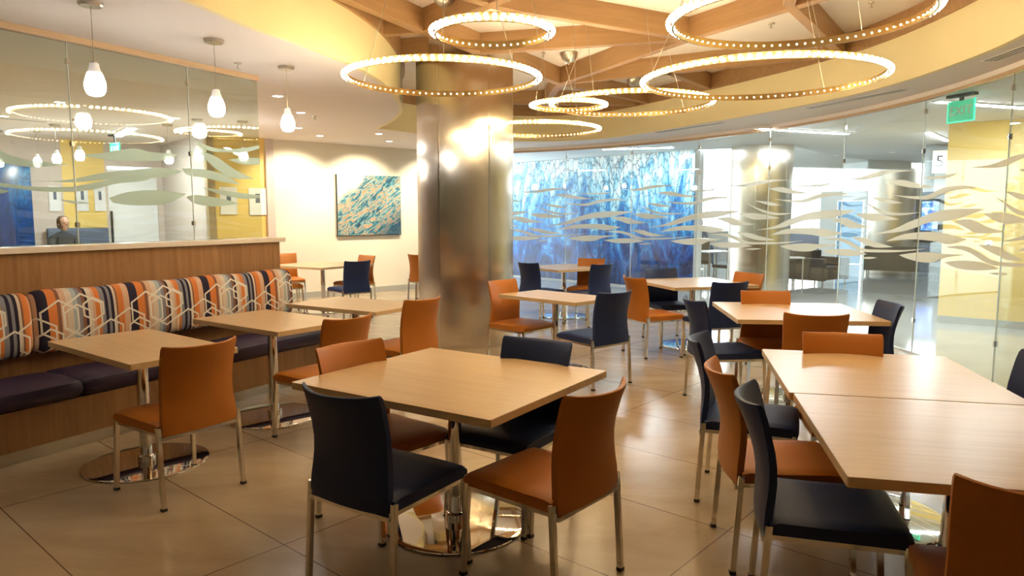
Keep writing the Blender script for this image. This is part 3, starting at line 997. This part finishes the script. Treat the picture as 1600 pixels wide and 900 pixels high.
# ------------------------------------------------------------------ exit signs, number sign, screen
def text_mesh(name, body, size, mat, parent, loc, rot, depth=.002):
    cu = bpy.data.curves.new(name, 'FONT'); cu.body = body; cu.size = size; cu.extrude = depth
    cu.align_x = 'CENTER'; cu.align_y = 'CENTER'
    tmp = bpy.data.objects.new('tmp', cu); COL.objects.link(tmp)
    dg = bpy.context.evaluated_depsgraph_get(); dg.update()
    me = bpy.data.meshes.new_from_object(tmp.evaluated_get(dg)); me.name = name
    bpy.data.objects.remove(tmp)
    o = link(name, me, None, parent); me.materials.clear(); me.materials.append(M[mat])
    o.location = loc; o.rotation_euler = rot
    return o


M['exit_glow'] = emit('exit_sign_green', (0.05, 0.85, 0.45), 1.3)
M['exit_plate'] = plain('exit_sign_acrylic', (0.10, 0.62, 0.42), 0.2, Emission_Color=(0.05, 0.7, 0.4, 1), Emission_Strength=0.35)


def exit_sign(label, x, y, z, rz, top):
    t = thing('exit_sign', label, 'exit sign', (x, y, z), rz, None)
    bbox_obj('housing', (-.16, -.035, top - z - .03), (.16, .035, top - z - .0005), 'dark', t, .004)
    bm = bmesh.new(); box(bm, (-.02, -.01, .21), (.02, .01, top - z - .03)); bm_obj('bracket', bm, 'dark', t)
    bbox_obj('plate', (-.15, -.006, 0), (.15, .006, .215), 'exit_plate', t, .001)
    bm = bmesh.new()
    for lo, hi in (((-.158, -.008, -.007), (-.148, .008, .222)), ((.148, -.008, -.007), (.158, .008, .222)), ((-.158, -.008, -.009), (.158, .008, .001))): box(bm, lo, hi)
    bm_obj('lit_edge', bm, 'exit_glow', t)
    text_mesh('lettering', 'EXIT', .13, 'white', t, (0, -.008, .105), (R(90), 0, 0))
    return t


exit_sign('green glowing exit sign hung from the corridor ceiling beyond the curved glass', 4.72, 7.62, 2.52, R(-72), ZC)
exit_sign('small green exit sign seen through the partition glass', -6.55, 11.9, 2.50, R(-26), ZI).scale = (.8, .8, 1)

t = thing('number_sign', 'cream wall sign with a black number 5 beside the ochre wall', 'sign', (7.66, 12.80, 2.27), R(-31))
bbox_obj('board', (-.16, -.02, 0), (.18, .02, .40), 'cream', t, .003)
text_mesh('number', '5', .28, 'black', t, (-0.045, -.022, .20), (R(90), 0, 0))
bm = bmesh.new(); box(bm, (-.02, .02, .15), (.02, .30, .2)); bm_obj('bracket', bm, 'grey', t)


def screen_mat():
    t = NT('screen_picture')
    c = t.coord(scale=(3, 3, 5))
    f = t.noise(c, 1.5, 3, .6, .4)
    col = t.ramp(f, [(.35, (.02, .05, .25)), (.5, (.10, .25, .9)), (.62, (.6, .75, 1)), (.75, (.25, .05, .3))])
    e = t.n('Emission'); t.set(e.inputs[0], col); e.inputs[1].default_value = 1.6
    t.t.links.new(e.outputs[0], t.out.inputs[0])
    return t.m


M['screen'] = screen_mat()
SW = Vector((4.2, -3.7)).normalized(); SN = Vector((-SW.y, SW.x)) * -1
for k, (s, z0, z1) in enumerate(((0.52, 0.75, 1.95),)):
    p = Vector((11.0, 20.6)) + SW * s + SN * .06
    t = thing('display_screen', 'tall blue lit display screen far beyond the glass, left of the ochre wall', 'screen', (p.x, p.y, 0), math.atan2(SW.y, SW.x))
    bbox_obj('bezel', (0.05, -.03, z0), (.65, .04, z1), 'dark', t, .01)
    bbox_obj('display', (.22, -.036, z0 + .34), (.63, -.030, z1 - .06), 'screen', t)

M['blue_glass'] = plain('blue_door_glass', (0.25, 0.50, 0.80), 0.1)
wall('wall_portal', [(9.75, 22.6), (10.15, 22.3)], 0, 2.25, 'white', 0.2, -1)
wall('wall_portal', [(10.75, 21.85), (11.1, 21.6)], 0, 2.25, 'white', 0.2, -1)
wall('wall_portal', [(10.15, 22.3), (10.75, 21.85)], 1.95, 2.25, 'white', 0.2, -1)
dd = bpy.data.objects.new('door_2', None); COL.objects.link(dd); dd['kind'] = 'structure'
wall('door_leaf', [(10.17, 22.29), (10.73, 21.87)], 0.01, 1.94, 'blue_glass', 0.04, -1, parent=dd)
wall('wall_bulkhead', [(5.35, 16.2), (9.6, 17.3)], 2.62, 3.4, 'white', 0.3, -1)
# fire alarm pull on the ochre wall
p = Y0 + YW * .56 - YB * .001
t = thing('wall_switch', 'small white wall plate with a dark button on the ochre wall', 'switch', (p.x, p.y, 1.09), math.atan2(YW.y, YW.x))
bbox_obj('plate', (-.04, -.02, 0), (.04, 0, .10), 'white', t, .004)
bbox_obj('button', (-.02, -.026, .015), (.02, -.02, .045), 'dark', t, .002)

# ------------------------------------------------------------------ painting and framed pictures
c0 = P2(.85, -.001)
t = thing('painting', 'large colourful abstract canvas of blue, teal and orange strokes on the cream wall', 'painting', (c0[0], c0[1], 1.14), math.atan2(U.y, U.x))
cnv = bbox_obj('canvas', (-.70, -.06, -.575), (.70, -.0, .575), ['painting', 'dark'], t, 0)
cnv.location = (.70, 0, .575)
for p_ in cnv.data.polygons:
    if abs(p_.normal.y) < .5: p_.material_index = 1
bbox_obj('frame_edge', (-.012, -.045, -.012), (1.412, 0.0, 0.0), 'dark', t)


def picture(label, s_pt, ang, w, h, z):
    t = thing('framed_picture', label, 'framed picture', (s_pt[0], s_pt[1], z), ang, 'small framed pictures behind the partition')
    bm = bmesh.new()
    for lo, hi in (((-w / 2, -.02, 0), (w / 2, 0, .02)), ((-w / 2, -.02, h - .02), (w / 2, 0, h)), ((-w / 2, -.02, .02), (-w / 2 + .02, 0, h - .02)), ((w / 2 - .02, -.02, .02), (w / 2, 0, h - .02))): box(bm, lo, hi)
    bm_obj('frame', bm, 'white', t)
    bbox_obj('print', (-w / 2 + .02, -.012, .02), (w / 2 - .02, -.002, h - .02), 'white', t)
    bbox_obj('figure', (-w * .12, -.014, h * .45), (w * .14, -.0121, h * .8), 'slate', t, .0)
    return t


ua = math.atan2(U.y, U.x)
picture('small white framed print behind the partition glass, nearest the end of the glass', P2(-.66, -.002), ua, .30, .46, 1.53)
picture('small white framed print behind the partition glass, second from the end of the glass', P2(-1.16, -.002), ua, .28, .46, 1.54)
for s, lb in ((1.08, 'pale framed print on the ochre wall just left of the white door'), (1.36, 'pale framed print on the ochre wall in the middle of its row'), (1.78, 'pale framed print on the pinkish wall strip, farthest from the white door')):
    picture(lb, (Q0 - U * s - V * .002)[:], ua, .18, .44, 1.60)
m2 = bbox_obj('mural', (0, -.03, 0.02), (.68, 0, 2.40), 'mural_dark')
m2.location = (*(Q0 - U * 2.80 - V * .001)[:], 0); m2.rotation_euler = (0, 0, ua)
tag(m2, 'dark blue wavy mural panel in the room behind the partition glass', 'mural')

# ------------------------------------------------------------------ bench along the knee wall
b = thing('banquette', 'long built-in bench with plum seat and striped hexagon back cushions', 'bench', (K0.x, K0.y, 0), math.atan2(BD.y, BD.x))
bbox_obj('front_panel', (-4.7, 0.0, .085), (2.40, .03, .335), 'panel', b, .002)
bbox_obj('seat_board', (-4.7, 0.03, .30), (2.40, .615, .335), 'panel', b)
bbox_obj('kick_plate', (-4.7, .03, 0), (2.38, .05, .0845), 'kick', b)
bbox_obj('end_panel', (2.375, .031, .0), (2.40, .615, .2995), 'panel', b)
edges = [-4.73, -3.53, -2.33, -1.13, .07, 1.27, 2.44]
for a_, b_ in zip(edges, edges[1:]):
    bm = bmesh.new(); n = 10; m_ = 8
    prof = [(-.03, .36), (-.045, .40), (-.03, .447), (0.02, .465), (.15, .478), (.33, .475), (.46, .46), (.50, .40), (.50, .336), (0.0, .336)]
    rows = []
    for i in range(n + 1):
        u = i / n; xx = a_ + .003 + (b_ - a_ - .006) * (0.5 - 0.5 * math.cos(math.pi * u))
        e = min(xx - a_, b_ - xx); k = 1 - min(1, e / .05); k = k * k
        rows.append([bm.verts.new((xx, .2 + (y - .2) * (1 - .08 * k), .40 + (z - .40) * (1 - .28 * k))) for y, z in prof])
    for p, q in zip(rows, rows[1:]):
        for k in range(len(prof)): bm.faces.new((p[k], p[(k + 1) % len(prof)], q[(k + 1) % len(prof)], q[k]))
    bm.faces.new(rows[0]); bm.faces.new(rows[-1][::-1])
    o = bm_obj('seat_cushion', bm, 'plum', b, True); sharp(o, 50)
edges = [-4.73, -2.35, .02, 2.40]
for a_, b_ in zip(edges, edges[1:]):
    bm = bmesh.new(); n = 40
    prof = []
    for k in range(20):
        an = 2 * math.pi * k / 20
        yy = .49 + .085 * math.copysign(abs(math.cos(an)) ** .65, math.cos(an)); zz = .80 + .218 * math.copysign(abs(math.sin(an)) ** .62, math.sin(an))
        prof.append((yy + .05 * (zz - .8), zz))
    rows = []
    for i in range(n + 1):
        xx = a_ + .002 + (b_ - a_ - .004) * (0.5 - 0.5 * math.cos(math.pi * i / n))
        e = min(xx - a_, b_ - xx); k = max(0, 1 - e / .06); k = k ** 2.2
        sag = .006 * math.sin(xx * 9.5)
        rows.append([bm.verts.new((xx, .50 + (y - .50) * (1 - .45 * k), .80 + (z - .80 + (sag if z > .9 else 0)) * (1 - .22 * k))) for y, z in prof])
    for p, q in zip(rows, rows[1:]):
        for k in range(20): bm.faces.new((p[k], p[(k + 1) % 20], q[(k + 1) % 20], q[k]))
    bm.faces.new(rows[0]); bm.faces.new(rows[-1][::-1])
    o = bm_obj('back_cushion', bm, 'hex', b, True); sharp(o, 60)


# ------------------------------------------------------------------ tables
post_me = base_me = None


def table(label, cx, cy, ang, w, d, grp=None, base=None):
    """square or oblong top on a polished disc base"""
    global post_me, base_me
    t = thing('dining_table', label, 'table', (cx, cy, 0), R(ang), grp)
    bm = bmesh.new()
    pts = []
    rr = .009
    for sx, sy, a0 in ((1, 1, 0), (-1, 1, 90), (-1, -1, 180), (1, -1, 270)):
        for k in range(5):
            a = R(a0 + k * 22.5)
            pts.append((sx * (w / 2 - rr) + rr * math.cos(a), sy * (d / 2 - rr) + rr * math.sin(a)))
    prism(bm, pts, .716, .75)
    for f in bm.faces:
        f.material_index = 0 if f.calc_center_median().z > .7499 else 1
    bmesh.ops.bevel(bm, geom=[e for e in bm.edges if all(v.co.z > .749 for v in e.verts) and len(e.link_faces) == 2], offset=.0015, segments=1, affect='EDGES')
    bm_obj('tabletop', bm, ['top', 'edge'], t)
    bx, by = base or (0, 0)
    bbox_obj('top_plate', (bx - .14, by - .14, .708), (bx + .14, by + .14, .7155), 'dark', t)
    if post_me is None:
        p = lathe_obj('post', [(0, .012), (.034, .012), (.034, .708), (0, .708)], 'mirror', t, 36); post_me = p.data
        c = lathe_obj('collar', [(.034, .0125), (.052, .0125), (.052, .05), (.046, .056), (.034, .058)], 'mirror', t, 36)
        s = lathe_obj('base_disc', [(0, .0), (.36, .0), (.362, .004), (.360, .009), (.34, .012), (0, .0122)], 'mirror', t, 96); base_me = (c.data, s.data)
    else:
        for nm, me in (('post', post_me), ('collar', base_me[0]), ('base_disc', base_me[1])):
            o = bpy.data.objects.new(nm, me); COL.objects.link(o); o.parent = t
    for ch in t.children:
        if ch.name.split('.')[0] in ('post', 'collar', 'base_disc'): ch.location = (bx, by, 0)
    return t


G1 = 'tables on polished disc bases'
table('square light wood table in the front centre with four chairs around it', -.285, 3.455, -33, 1.16, 1.05, G1)
table('oblong wood table nearest the camera along the bench', -2.29, 4.32, -38, 1.13, .63, G1)
table('oblong wood table, second one along the bench', -1.83, 5.35, -36, 1.06, .66, G1)
table('oblong wood table at the far end of the bench', -1.40, 6.31, -31, 1.06, .66, G1)
table('oblong wood table right of the steel column, between an orange and a navy chair', .43, 6.93, -44, .99, .60, G1)
table('wood table farthest back in front of the blue mural', .79, 10.76, -56, 1.0, 1.0, G1)
table('wood table with two orange and two navy chairs, left of the second steel column', 2.13, 8.33, 16, 1.06, 1.06, G1)
table('wood table with a bright window reflection, behind the pushed-together pair', 2.33, 5.84, -6, 1.12, 1.10, G1)
table('farther one of the two square tables pushed together at the right', 1.845, 3.54, -13, .98, 1.06, G1)
table('nearer one of the two square tables pushed together, reaching the right edge of the photo', 1.622, 2.50, -13, .98, 1.045, G1)
table('wood table beside the painting wall, its left side behind the partition end', -3.02, 11.3, 59, 1.15, 1.15, G1)


# ------------------------------------------------------------------ chairs
def chair_proto(mat, label):
    t = thing('dining_chair', label, 'chair')
    # seat
    bm = bmesh.new(); n = 9; prof = [(-.235, .405), (-.235, .452), (-.20, .461), (-.05, .459), (.12, .463), (.205, .460), (.232, .447), (.238, .425), (.232, .405)]
    rows = []
    for i in range(n + 1):
        u = -1 + 2 * i / n; xx = .232 * math.copysign(1 - (1 - abs(u)) ** 1.7, u)
        k = max(0, (abs(xx) - .205) / .027)
        rows.append([bm.verts.new((xx, y * (1 - .015 * k), z - (.010 * k * k if z > .43 else 0) + .003 * (1 - (xx / .23) ** 2) * (z > .45))) for y, z in prof])
    for p, q in zip(rows, rows[1:]):
        for k in range(len(prof)): bm.faces.new((p[k], p[(k + 1) % len(prof)], q[(k + 1) % len(prof)], q[k]))
    bm.faces.new(rows[0]); bm.faces.new(rows[-1][::-1])
    o = bm_obj('seat', bm, mat, t, True); sharp(o, 45)
    # backrest: S profile, curved in plan, wrapped outside the rear of the seat
    zs = [.392, .43, .48, .53, .58, .64, .70, .76, .81, .845, .858, .862]
    yc = [-.252, -.252, -.249, -.246, -.247, -.254, -.268, -.288, -.308, -.323, -.329, -.331]
    hw = [.214, .218, .214, .209, .206, .205, .207, .210, .212, .213, .211, .207]
    th = [.032, .036, .038, .038, .037, .035, .033, .031, .030, .028, .018, .004]
    bm = bmesh.new(); n = 12; G = []
    for side in (1, -1):
        g = []
        for z, y, h_, w_ in zip(zs, yc, hw, th):
            row = []
            bend = .020 + .055 * max(0, (z - .5) / .36)
            for i in range(n + 1):
                u = -1 + 2 * i / n
                e = 1 - .25 * max(0, abs(u) - .8) / .2
                row.append(bm.verts.new((h_ * u, y + side * w_ / 2 * e + bend * u * u - bend * .35, z + .010 * u ** 4 * (z > .8))))
            g.append(row)
        G.append(g)
    for g in G:
        for a, c in zip(g, g[1:]):
            for i in range(n): bm.faces.new((a[i], a[i + 1], c[i + 1], c[i]))
    F, Bk = G
    for k in (0, n):
        for j in range(len(zs) - 1): bm.faces.new((F[j][k], F[j + 1][k], Bk[j + 1][k], Bk[j][k]))
    for j in (0, len(zs) - 1):
        for i in range(n): bm.faces.new((F[j][i], F[j][i + 1], Bk[j][i + 1], Bk[j][i]))
    o = bm_obj('backrest', bm, mat, t, True); sharp(o, 50)
    # frame
    bm = bmesh.new()
    for lo, hi in (((-.222, .205, .384), (.222, .222, .4045)), ((-.222, -.262, .372), (.222, -.244, .391)), ((-.226, -.25, .384), (-.208, .215, .4045)), ((.208, -.25, .384), (.226, .215, .4045))):
        box(bm, lo, hi)
    bm_obj('seat_frame', bm, 'chrome', t)
    for sx in (-1, 1):
        for sy, (x0, y0, zt), (x1, y1) in ((1, (.222, .214, .415), (.232, .238)), (-1, (.232, -.236, .44), (.236, -.262))):
            bm = bmesh.new(); h = .0125
            a = [bm.verts.new((sx * x0 + i * h, y0 + j * h, zt)) for i, j in ((-1, -1), (1, -1), (1, 1), (-1, 1))]
            c = [bm.verts.new((sx * x1 + i * h, y1 + j * h, .012)) for i, j in ((-1, -1), (1, -1), (1, 1), (-1, 1))]
            bm.faces.new(a); bm.faces.new(c[::-1])
            for k in range(4): bm.faces.new((a[k], a[(k + 1) % 4], c[(k + 1) % 4], c[k]))
            bmesh.ops.bevel(bm, geom=[e for e in bm.edges if abs(e.verts[0].co.z - e.verts[1].co.z) > .1], offset=.0035, segments=2, affect='EDGES')
            lg = bm_obj('leg', bm, 'chrome', t)
            bbox_obj('foot_cap', (sx * x1 - .0135, y1 - .0135, 0), (sx * x1 + .0135, y1 + .0135, .016), 'black', lg, .002)
    return t


CH = [
 ('N', -.695, 2.68, 33, 'navy chair in front of the square front table, its back to the camera'),
 ('O', .37, 2.74, -50, 'orange chair at the near right side of the square front table'),
 ('O', -.89, 3.73, 130, 'orange chair tucked behind the left side of the square front table'),
 ('N', .16, 3.86, 212, 'navy chair tucked behind the far side of the square front table'),
 ('O', -1.635, 3.735, -55, 'orange chair facing the bench at its nearest table'),
 ('O', -1.06, 4.70, -56, 'orange chair facing the second bench table, partly behind another orange chair'),
 ('O', -.69, 5.74, -55, 'orange chair facing the last bench table, beside the steel column'),
 ('O', -.14, 7.35, 132, 'orange chair with its front showing, right against the steel column'),
 ('N', .94, 6.22, -38, 'navy chair at the right end of the oblong table beside the column'),
 ('N', .19, 10.0, 50, 'navy chair just right of the column, turned to the farthest table'),
 ('O', 1.24, 10.95, 203, 'orange chair facing the camera behind the farthest table'),
 ('N', 1.27, 9.7, -40, 'navy chair on the near right side of the farthest table'),
 ('O', 1.29, 7.70, 68, 'orange chair at the left of the table near the second column'),
 ('N', 1.86, 8.95, 165, 'navy chair facing the camera behind the table near the second column'),
 ('N', 2.23, 7.12, -18, 'navy chair in front of the table near the second column'),
 ('O', 2.80, 8.25, 240, 'orange chair at the far right of the table near the second column'),
 ('N', 1.44, 5.72, 84, 'near-black chair edge-on at the left of the table with the window reflection'),
 ('O', 2.26, 6.33, 187, 'orange chair facing the camera behind the table with the window reflection'),
 ('O', 2.09, 4.81, 12, 'orange chair, back to the camera, in front of the table with the window reflection'),
 ('N', 2.95, 5.42, -84, 'near-black chair at the right of the table with the window reflection'),
 ('O', 1.90, 4.06, 193, 'orange chair facing the camera at the far edge of the pushed-together tables'),
 ('N', 1.03, 3.95, 112, 'farthest of the three chairs lined up left of the pushed-together tables, navy'),
 ('O', .915, 3.17, 96, 'orange chair between two navy ones, left of the pushed-together tables'),
 ('N', .90, 2.69, 106, 'nearest navy chair left of the pushed-together tables, seat under the tabletop'),
 ('O', 1.345, 1.69, 22, 'orange chair cut off by the bottom right corner of the photo'),
 ('N', 2.60, 3.33, 278, 'dark chair of which only a sliver shows at the right edge of the photo'),
 ('N', -2.23, 10.35, -42, 'blue chair in front of the table by the painting wall'),
 ('O', -2.36, 11.75, 222, 'orange chair right of the table, below the painting'),
 ('O', -3.98, 12.35, 150, 'orange chair farthest left against the painting wall, half behind the partition end'),
 ('O', -3.85, 10.95, 62, 'orange chair of which the seat sticks out past the end of the partition'),
 ('O', -1.62, 12.0, 30, 'orange chair half hidden by the left side of the steel column'),
 ('N', -1.50, 13.0, 176, 'blue chair whose top shows behind the orange one left of the steel column'),
]
protoO = protoN = None
for kind, mx, my, yaw, lb in CH:
    a = R(yaw); f = Vector((math.sin(a), math.cos(a)))
    c = Vector((mx, my)) + f * .325
    if kind == 'O':
        if protoO is None: protoO = chair_proto('orange', lb); o = protoO
        else: o = dup(protoO, (0, 0, 0), 0, lb)
        o['group'] = 'orange leather dining chairs'
    else:
        if protoN is None: protoN = chair_proto('navy', lb); o = protoN
        else: o = dup(protoN, (0, 0, 0), 0, lb)
        o['group'] = 'navy leather dining chairs'
    o.location = (c.x, c.y, 0); o.rotation_euler = (0, 0, -a)


# ------------------------------------------------------------------ lounge furniture in the corridor
def sofa(label, x, y, ang, w, d=.85, mat='brown', h=.74, arms=True):
    t = thing('lounge_sofa', label, 'sofa', (x, y, 0), R(ang))
    bbox_obj('seat', (-w / 2 + .12, -d / 2, .14), (w / 2 - .12, d / 2 - .18, .42), mat, t, .03)
    bbox_obj('backrest', (-w / 2, d / 2 - .18, .12), (w / 2, d / 2, h), mat, t, .03)
    for s in (-1, 1):
        bbox_obj('armrest', (min(s * w / 2, s * (w / 2 - .12)), -d / 2, .12), (max(s * w / 2, s * (w / 2 - .12)), d / 2 - .18, .60), mat, t, .025)
        for yy in (-d / 2 + .06, d / 2 - .08):
            bm = bmesh.new(); tube(bm, [(s * (w / 2 - .07), yy, .13), (s * (w / 2 - .07), yy, 0)], .018, 8); bm_obj('leg', bm, 'nickel', t)
    return t


sofa('brown tub armchair beyond the glass, right of the second steel column', 6.75, 15.6, 35, 1.0)
sofa('brown sofa at the foot of the farther steel column', 9.9, 18.0, 150, 1.7)
sofa('slate blue sofa far back in front of the bright windows', 10.6, 25.5, 20, 2.3, mat='slate', h=.95)
sofa('brown armchair far back beside the bright windows', 8.0, 22.5, 200, 1.0)


def side_table(label, x, y, w=.6, h=.62, ang=0, name='side_table'):
    t = thing(name, label, 'table', (x, y, 0), R(ang))
    bbox_obj('tabletop', (-w / 2, -w / 2, h - .03), (w / 2, w / 2, h), 'white', t, .004)
    for sx in (-1, 1):
        for sy in (-1, 1):
            bbox_obj('leg', (sx * (w / 2 - .03) - .012, sy * (w / 2 - .03) - .012, 0), (sx * (w / 2 - .03) + .012, sy * (w / 2 - .03) + .012, h - .0305), 'nickel', t)
    return t


side_table('white topped lounge table beyond the glass beside the brown tub armchair', 6.05, 15.5, .5, .62)
side_table('white topped cafe table beyond the glass, right of the mural', 4.42, 15.6, .7, .74, 20)
side_table('white topped table behind the cafe table, further along the corridor', 4.7, 18.6, 1.0, .90, 0)


def simple_chair(label, x, y, ang):
    t = thing('lounge_chair', label, 'chair', (x, y, 0), R(ang), 'brown chairs in the corridor')
    bbox_obj('seat', (-.24, -.24, .40), (.24, .24, .47), 'brown', t, .02)
    bbox_obj('backrest', (-.24, .20, .4705), (.24, .26, .92), 'brown', t, .02)
    for sx in (-1, 1):
        for yy in (-.2, .2):
            bbox_obj('leg', (sx * .21 - .012, yy - .012, 0), (sx * .21 + .012, yy + .012, .3995), 'nickel', t)
    return t


simple_chair('brown chair with a tall back at the cafe table, right of the mural', 4.62, 15.15, -60)
simple_chair('brown chair behind the cafe table in the corridor', 4.36, 16.5, 160)
simple_chair('brown chair showing behind the second steel column', 5.45, 16.2, 30)
t = thing('service_counter', 'low dark counter with a white top in front of the bright windows', 'counter', (7.0, 24.0, 0), R(8))
bbox_obj('body', (-1.6, -.3, 0), (1.6, .3, .95), 'grey', t, .01)
bbox_obj('worktop', (-1.65, -.34, .9505), (1.65, .34, .99), 'white', t, .004)


# ------------------------------------------------------------------ people
def body_skin(name, verts, edges_, radii, mat, parent=None, root=0, sub=2):
    me = bpy.data.meshes.new(name); me.from_pydata(verts, edges_, [])
    o = bpy.data.objects.new(name, me); COL.objects.link(o)
    md = o.modifiers.new('skin', 'SKIN')
    for i, r in enumerate(radii):
        me.skin_vertices[0].data[i].radius = r if isinstance(r, tuple) else (r, r)
    me.skin_vertices[0].data[root].use_root = True
    sm = o.modifiers.new('sub', 'SUBSURF'); sm.levels = sub; sm.render_levels = sub
    dg = bpy.context.evaluated_depsgraph_get(); dg.update()
    me2 = bpy.data.meshes.new_from_object(o.evaluated_get(dg)); me2.name = name
    bpy.data.objects.remove(o)
    return link(name, me2, mat, parent, True)


M['skin'] = plain('skin', (0.55, 0.33, 0.23), 0.5)
M['hair'] = plain('brown_hair', (0.10, 0.045, 0.02), 0.5)
M['shirt'] = plain('dark_shirt', (0.03, 0.03, 0.035), 0.8)


def seated_person(name, label, x, y, rz, lift, coat='shirt'):
    t = thing(name, label, 'person', (x, y, 0), rz)
    H = lift
    v = [(0, 0, H), (0, .02, H + .16), (0, .03, H + .34), (0, .03, H + .47), (0, .01, H + .55),
         (.10, 0, H - .01), (.13, -.40, H + .02), (.13, -.40, H - .38), (.13, -.50, H - .44),
         (-.10, 0, H - .01), (-.13, -.40, H + .02), (-.13, -.40, H - .38), (-.13, -.50, H - .44),
         (.18, .03, H + .43), (.23, -.06, H + .20), (.14, -.28, H + .17), (.10, -.36, H + .18),
         (-.18, .03, H + .43), (-.23, -.06, H + .20), (-.14, -.28, H + .17), (-.08, -.36, H + .18)]
    e = [(0, 1), (1, 2), (2, 3), (3, 4), (0, 5), (5, 6), (6, 7), (7, 8), (0, 9), (9, 10), (10, 11), (11, 12), (3, 13), (13, 14), (14, 15), (15, 16), (3, 17), (17, 18), (18, 19), (19, 20)]
    r = [(.15, .11), (.13, .10), (.16, .11), (.13, .08), .05, .09, .065, .045, .04, .09, .065, .045, .04, .065, .045, .035, .028, .065, .045, .035, .028]
    body_skin('body', v, e, r, coat, t)
    hd = lathe_obj('head', [(0, -.115), (.035, -.11), (.058, -.075), (.070, -.02), (.076, .03), (.072, .07), (.045, .108), (0, .12)], 'skin', t, 20)
    hd.location = (0, 0, H + .67); hd.scale = (1, 1.18, 1)
    bm = bmesh.new(); bmesh.ops.create_cone(bm, segments=6, radius1=.014, radius2=.004, depth=.04); ns = bm_obj('nose', bm, 'skin', hd, True); ns.location = (0, -.074, -.015); ns.rotation_euler = (R(70), 0, 0)
    for s in (-1, 1):
        bm = bmesh.new(); bmesh.ops.create_uvsphere(bm, u_segments=8, v_segments=6, radius=.016); ea = bm_obj('ear', bm, 'skin', hd, True); ea.location = (s * .075, 0, -.01); ea.scale = (.5, 1, 1.4)
        bm = bmesh.new(); bmesh.ops.create_uvsphere(bm, u_segments=8, v_segments=6, radius=.009); ey = bm_obj('eye', bm, 'dark', hd, True); ey.location = (s * .028, -.066, .015)
        # hands: a palm with five fingers
        px, py, pz = (s * .09 + (.01 if s > 0 else 0), -.37, H + .18)
        vv = [(px, py + .02, pz), (px, py - .05, pz)]; ee = [(0, 1)]; rr_ = [(.03, .016), (.034, .014)]
        for k in range(4):
            bx_ = px + (-.027 + k * .018); L = (.055, .065, .062, .048)[k]
            i0 = len(vv); vv += [(bx_, py - .085, pz), (bx_, py - .085 - L * .6, pz - .006), (bx_, py - .085 - L, pz - .022)]
            ee += [(1, i0), (i0, i0 + 1), (i0 + 1, i0 + 2)]; rr_ += [.009, .008, .007]
        i0 = len(vv); vv += [(px - s * .045, py - .03, pz), (px - s * .06, py - .065, pz - .005)]; ee += [(0, i0), (i0, i0 + 1)]; rr_ += [.010, .008]
        body_skin('hand', vv, ee, rr_, 'skin', t, 0, 1)
    hr = lathe_obj('hair', [(0, .132), (.052, .118), (.080, .075), (.085, .02), (.080, -.05), (.070, -.08), (.066, -.05), (.074, .02), (.07, .07), (.04, .11), (0, .122)], 'hair', t, 20)
    hr.location = (0, .018, H + .67); hr.scale = (1, 1.12, 1)
    return t


pp = Q0 - U * 1.9 - V * 1.3
seated_person('person', 'seated person with brown hair and dark top behind the partition glass', pp.x, pp.y, R(60), .72)
t = thing('bar_stool', 'dark stool under the seated person behind the partition glass', 'stool', (pp.x, pp.y, 0))
lathe_obj('seat', [(0, .54), (.19, .54), (.20, .56), (.19, .60), (0, .60)], 'slate', t, 24)
bm = bmesh.new(); tube(bm, [(0, 0, .54), (0, 0, .02)], .025, 12); bm_obj('post', bm, 'chrome', t)
lathe_obj('base_disc', [(0, 0), (.22, 0), (.22, .012), (0, .02)], 'chrome', t, 24)
tp = pp + Vector((.42, -.60)) + U * .1
t = thing('high_table', 'long high table with a pale top behind the partition glass', 'table', (tp.x, tp.y, 0), ua)
bbox_obj('tabletop', (-.75, -.30, 1.02), (.75, .30, 1.06), 'top', t, .004)
for s in (-.6, .6):
    bm = bmesh.new(); tube(bm, [(s, 0, 1.0195), (s, 0, .01)], .035, 14); bm_obj('post', bm, 'chrome', t)
    bm = bmesh.new(); lathe(bm, [(0, 0), (.26, 0), (.26, .012), (0, .014)], 24, (s, 0)); bm_obj('base_disc', bm, 'chrome', t)
t = thing('high_banquette', 'slate blue high-backed bench along the ochre wall behind the partition', 'bench', (*(Q0 - U * 1.95 - V * .03)[:], 0), ua)
bbox_obj('backrest', (.0, -.14, .6), (0.95, -.0, 1.30), 'slate', t, .03)
bbox_obj('seat', (.0, -.55, .45), (0.95, -.141, .62), 'slate', t, .03)
bbox_obj('plinth', (.02, -.5, 0), (.93, -.02, .449), 'panel', t)
gp = Vector((4.12, 16.9))
for i, (x, y, c, lb) in enumerate(((4.75, 19.6, 'shirt', 'person in dark clothes seated beyond the mural, farther from the steel column'), (5.25, 19.9, 'slate', 'person in a slate top seated beyond the mural, nearer the steel column'))):
    seated_person('person', lb, x, y, R(20), .62, c)
    t = thing('lobby_stool', 'small round stool under the ' + ('farther' if i == 0 else 'slate-clad') + ' seated person in the corridor', 'stool', (x, y, 0))
    lathe_obj('seat', [(0, .44), (.19, .44), (.20, .46), (.19, .50), (0, .50)], 'brown', t, 24)
    lathe_obj('base', [(0, 0), (.15, 0), (.15, .012), (.03, .03), (.03, .4395), (0, .4395)], 'chrome', t, 24)
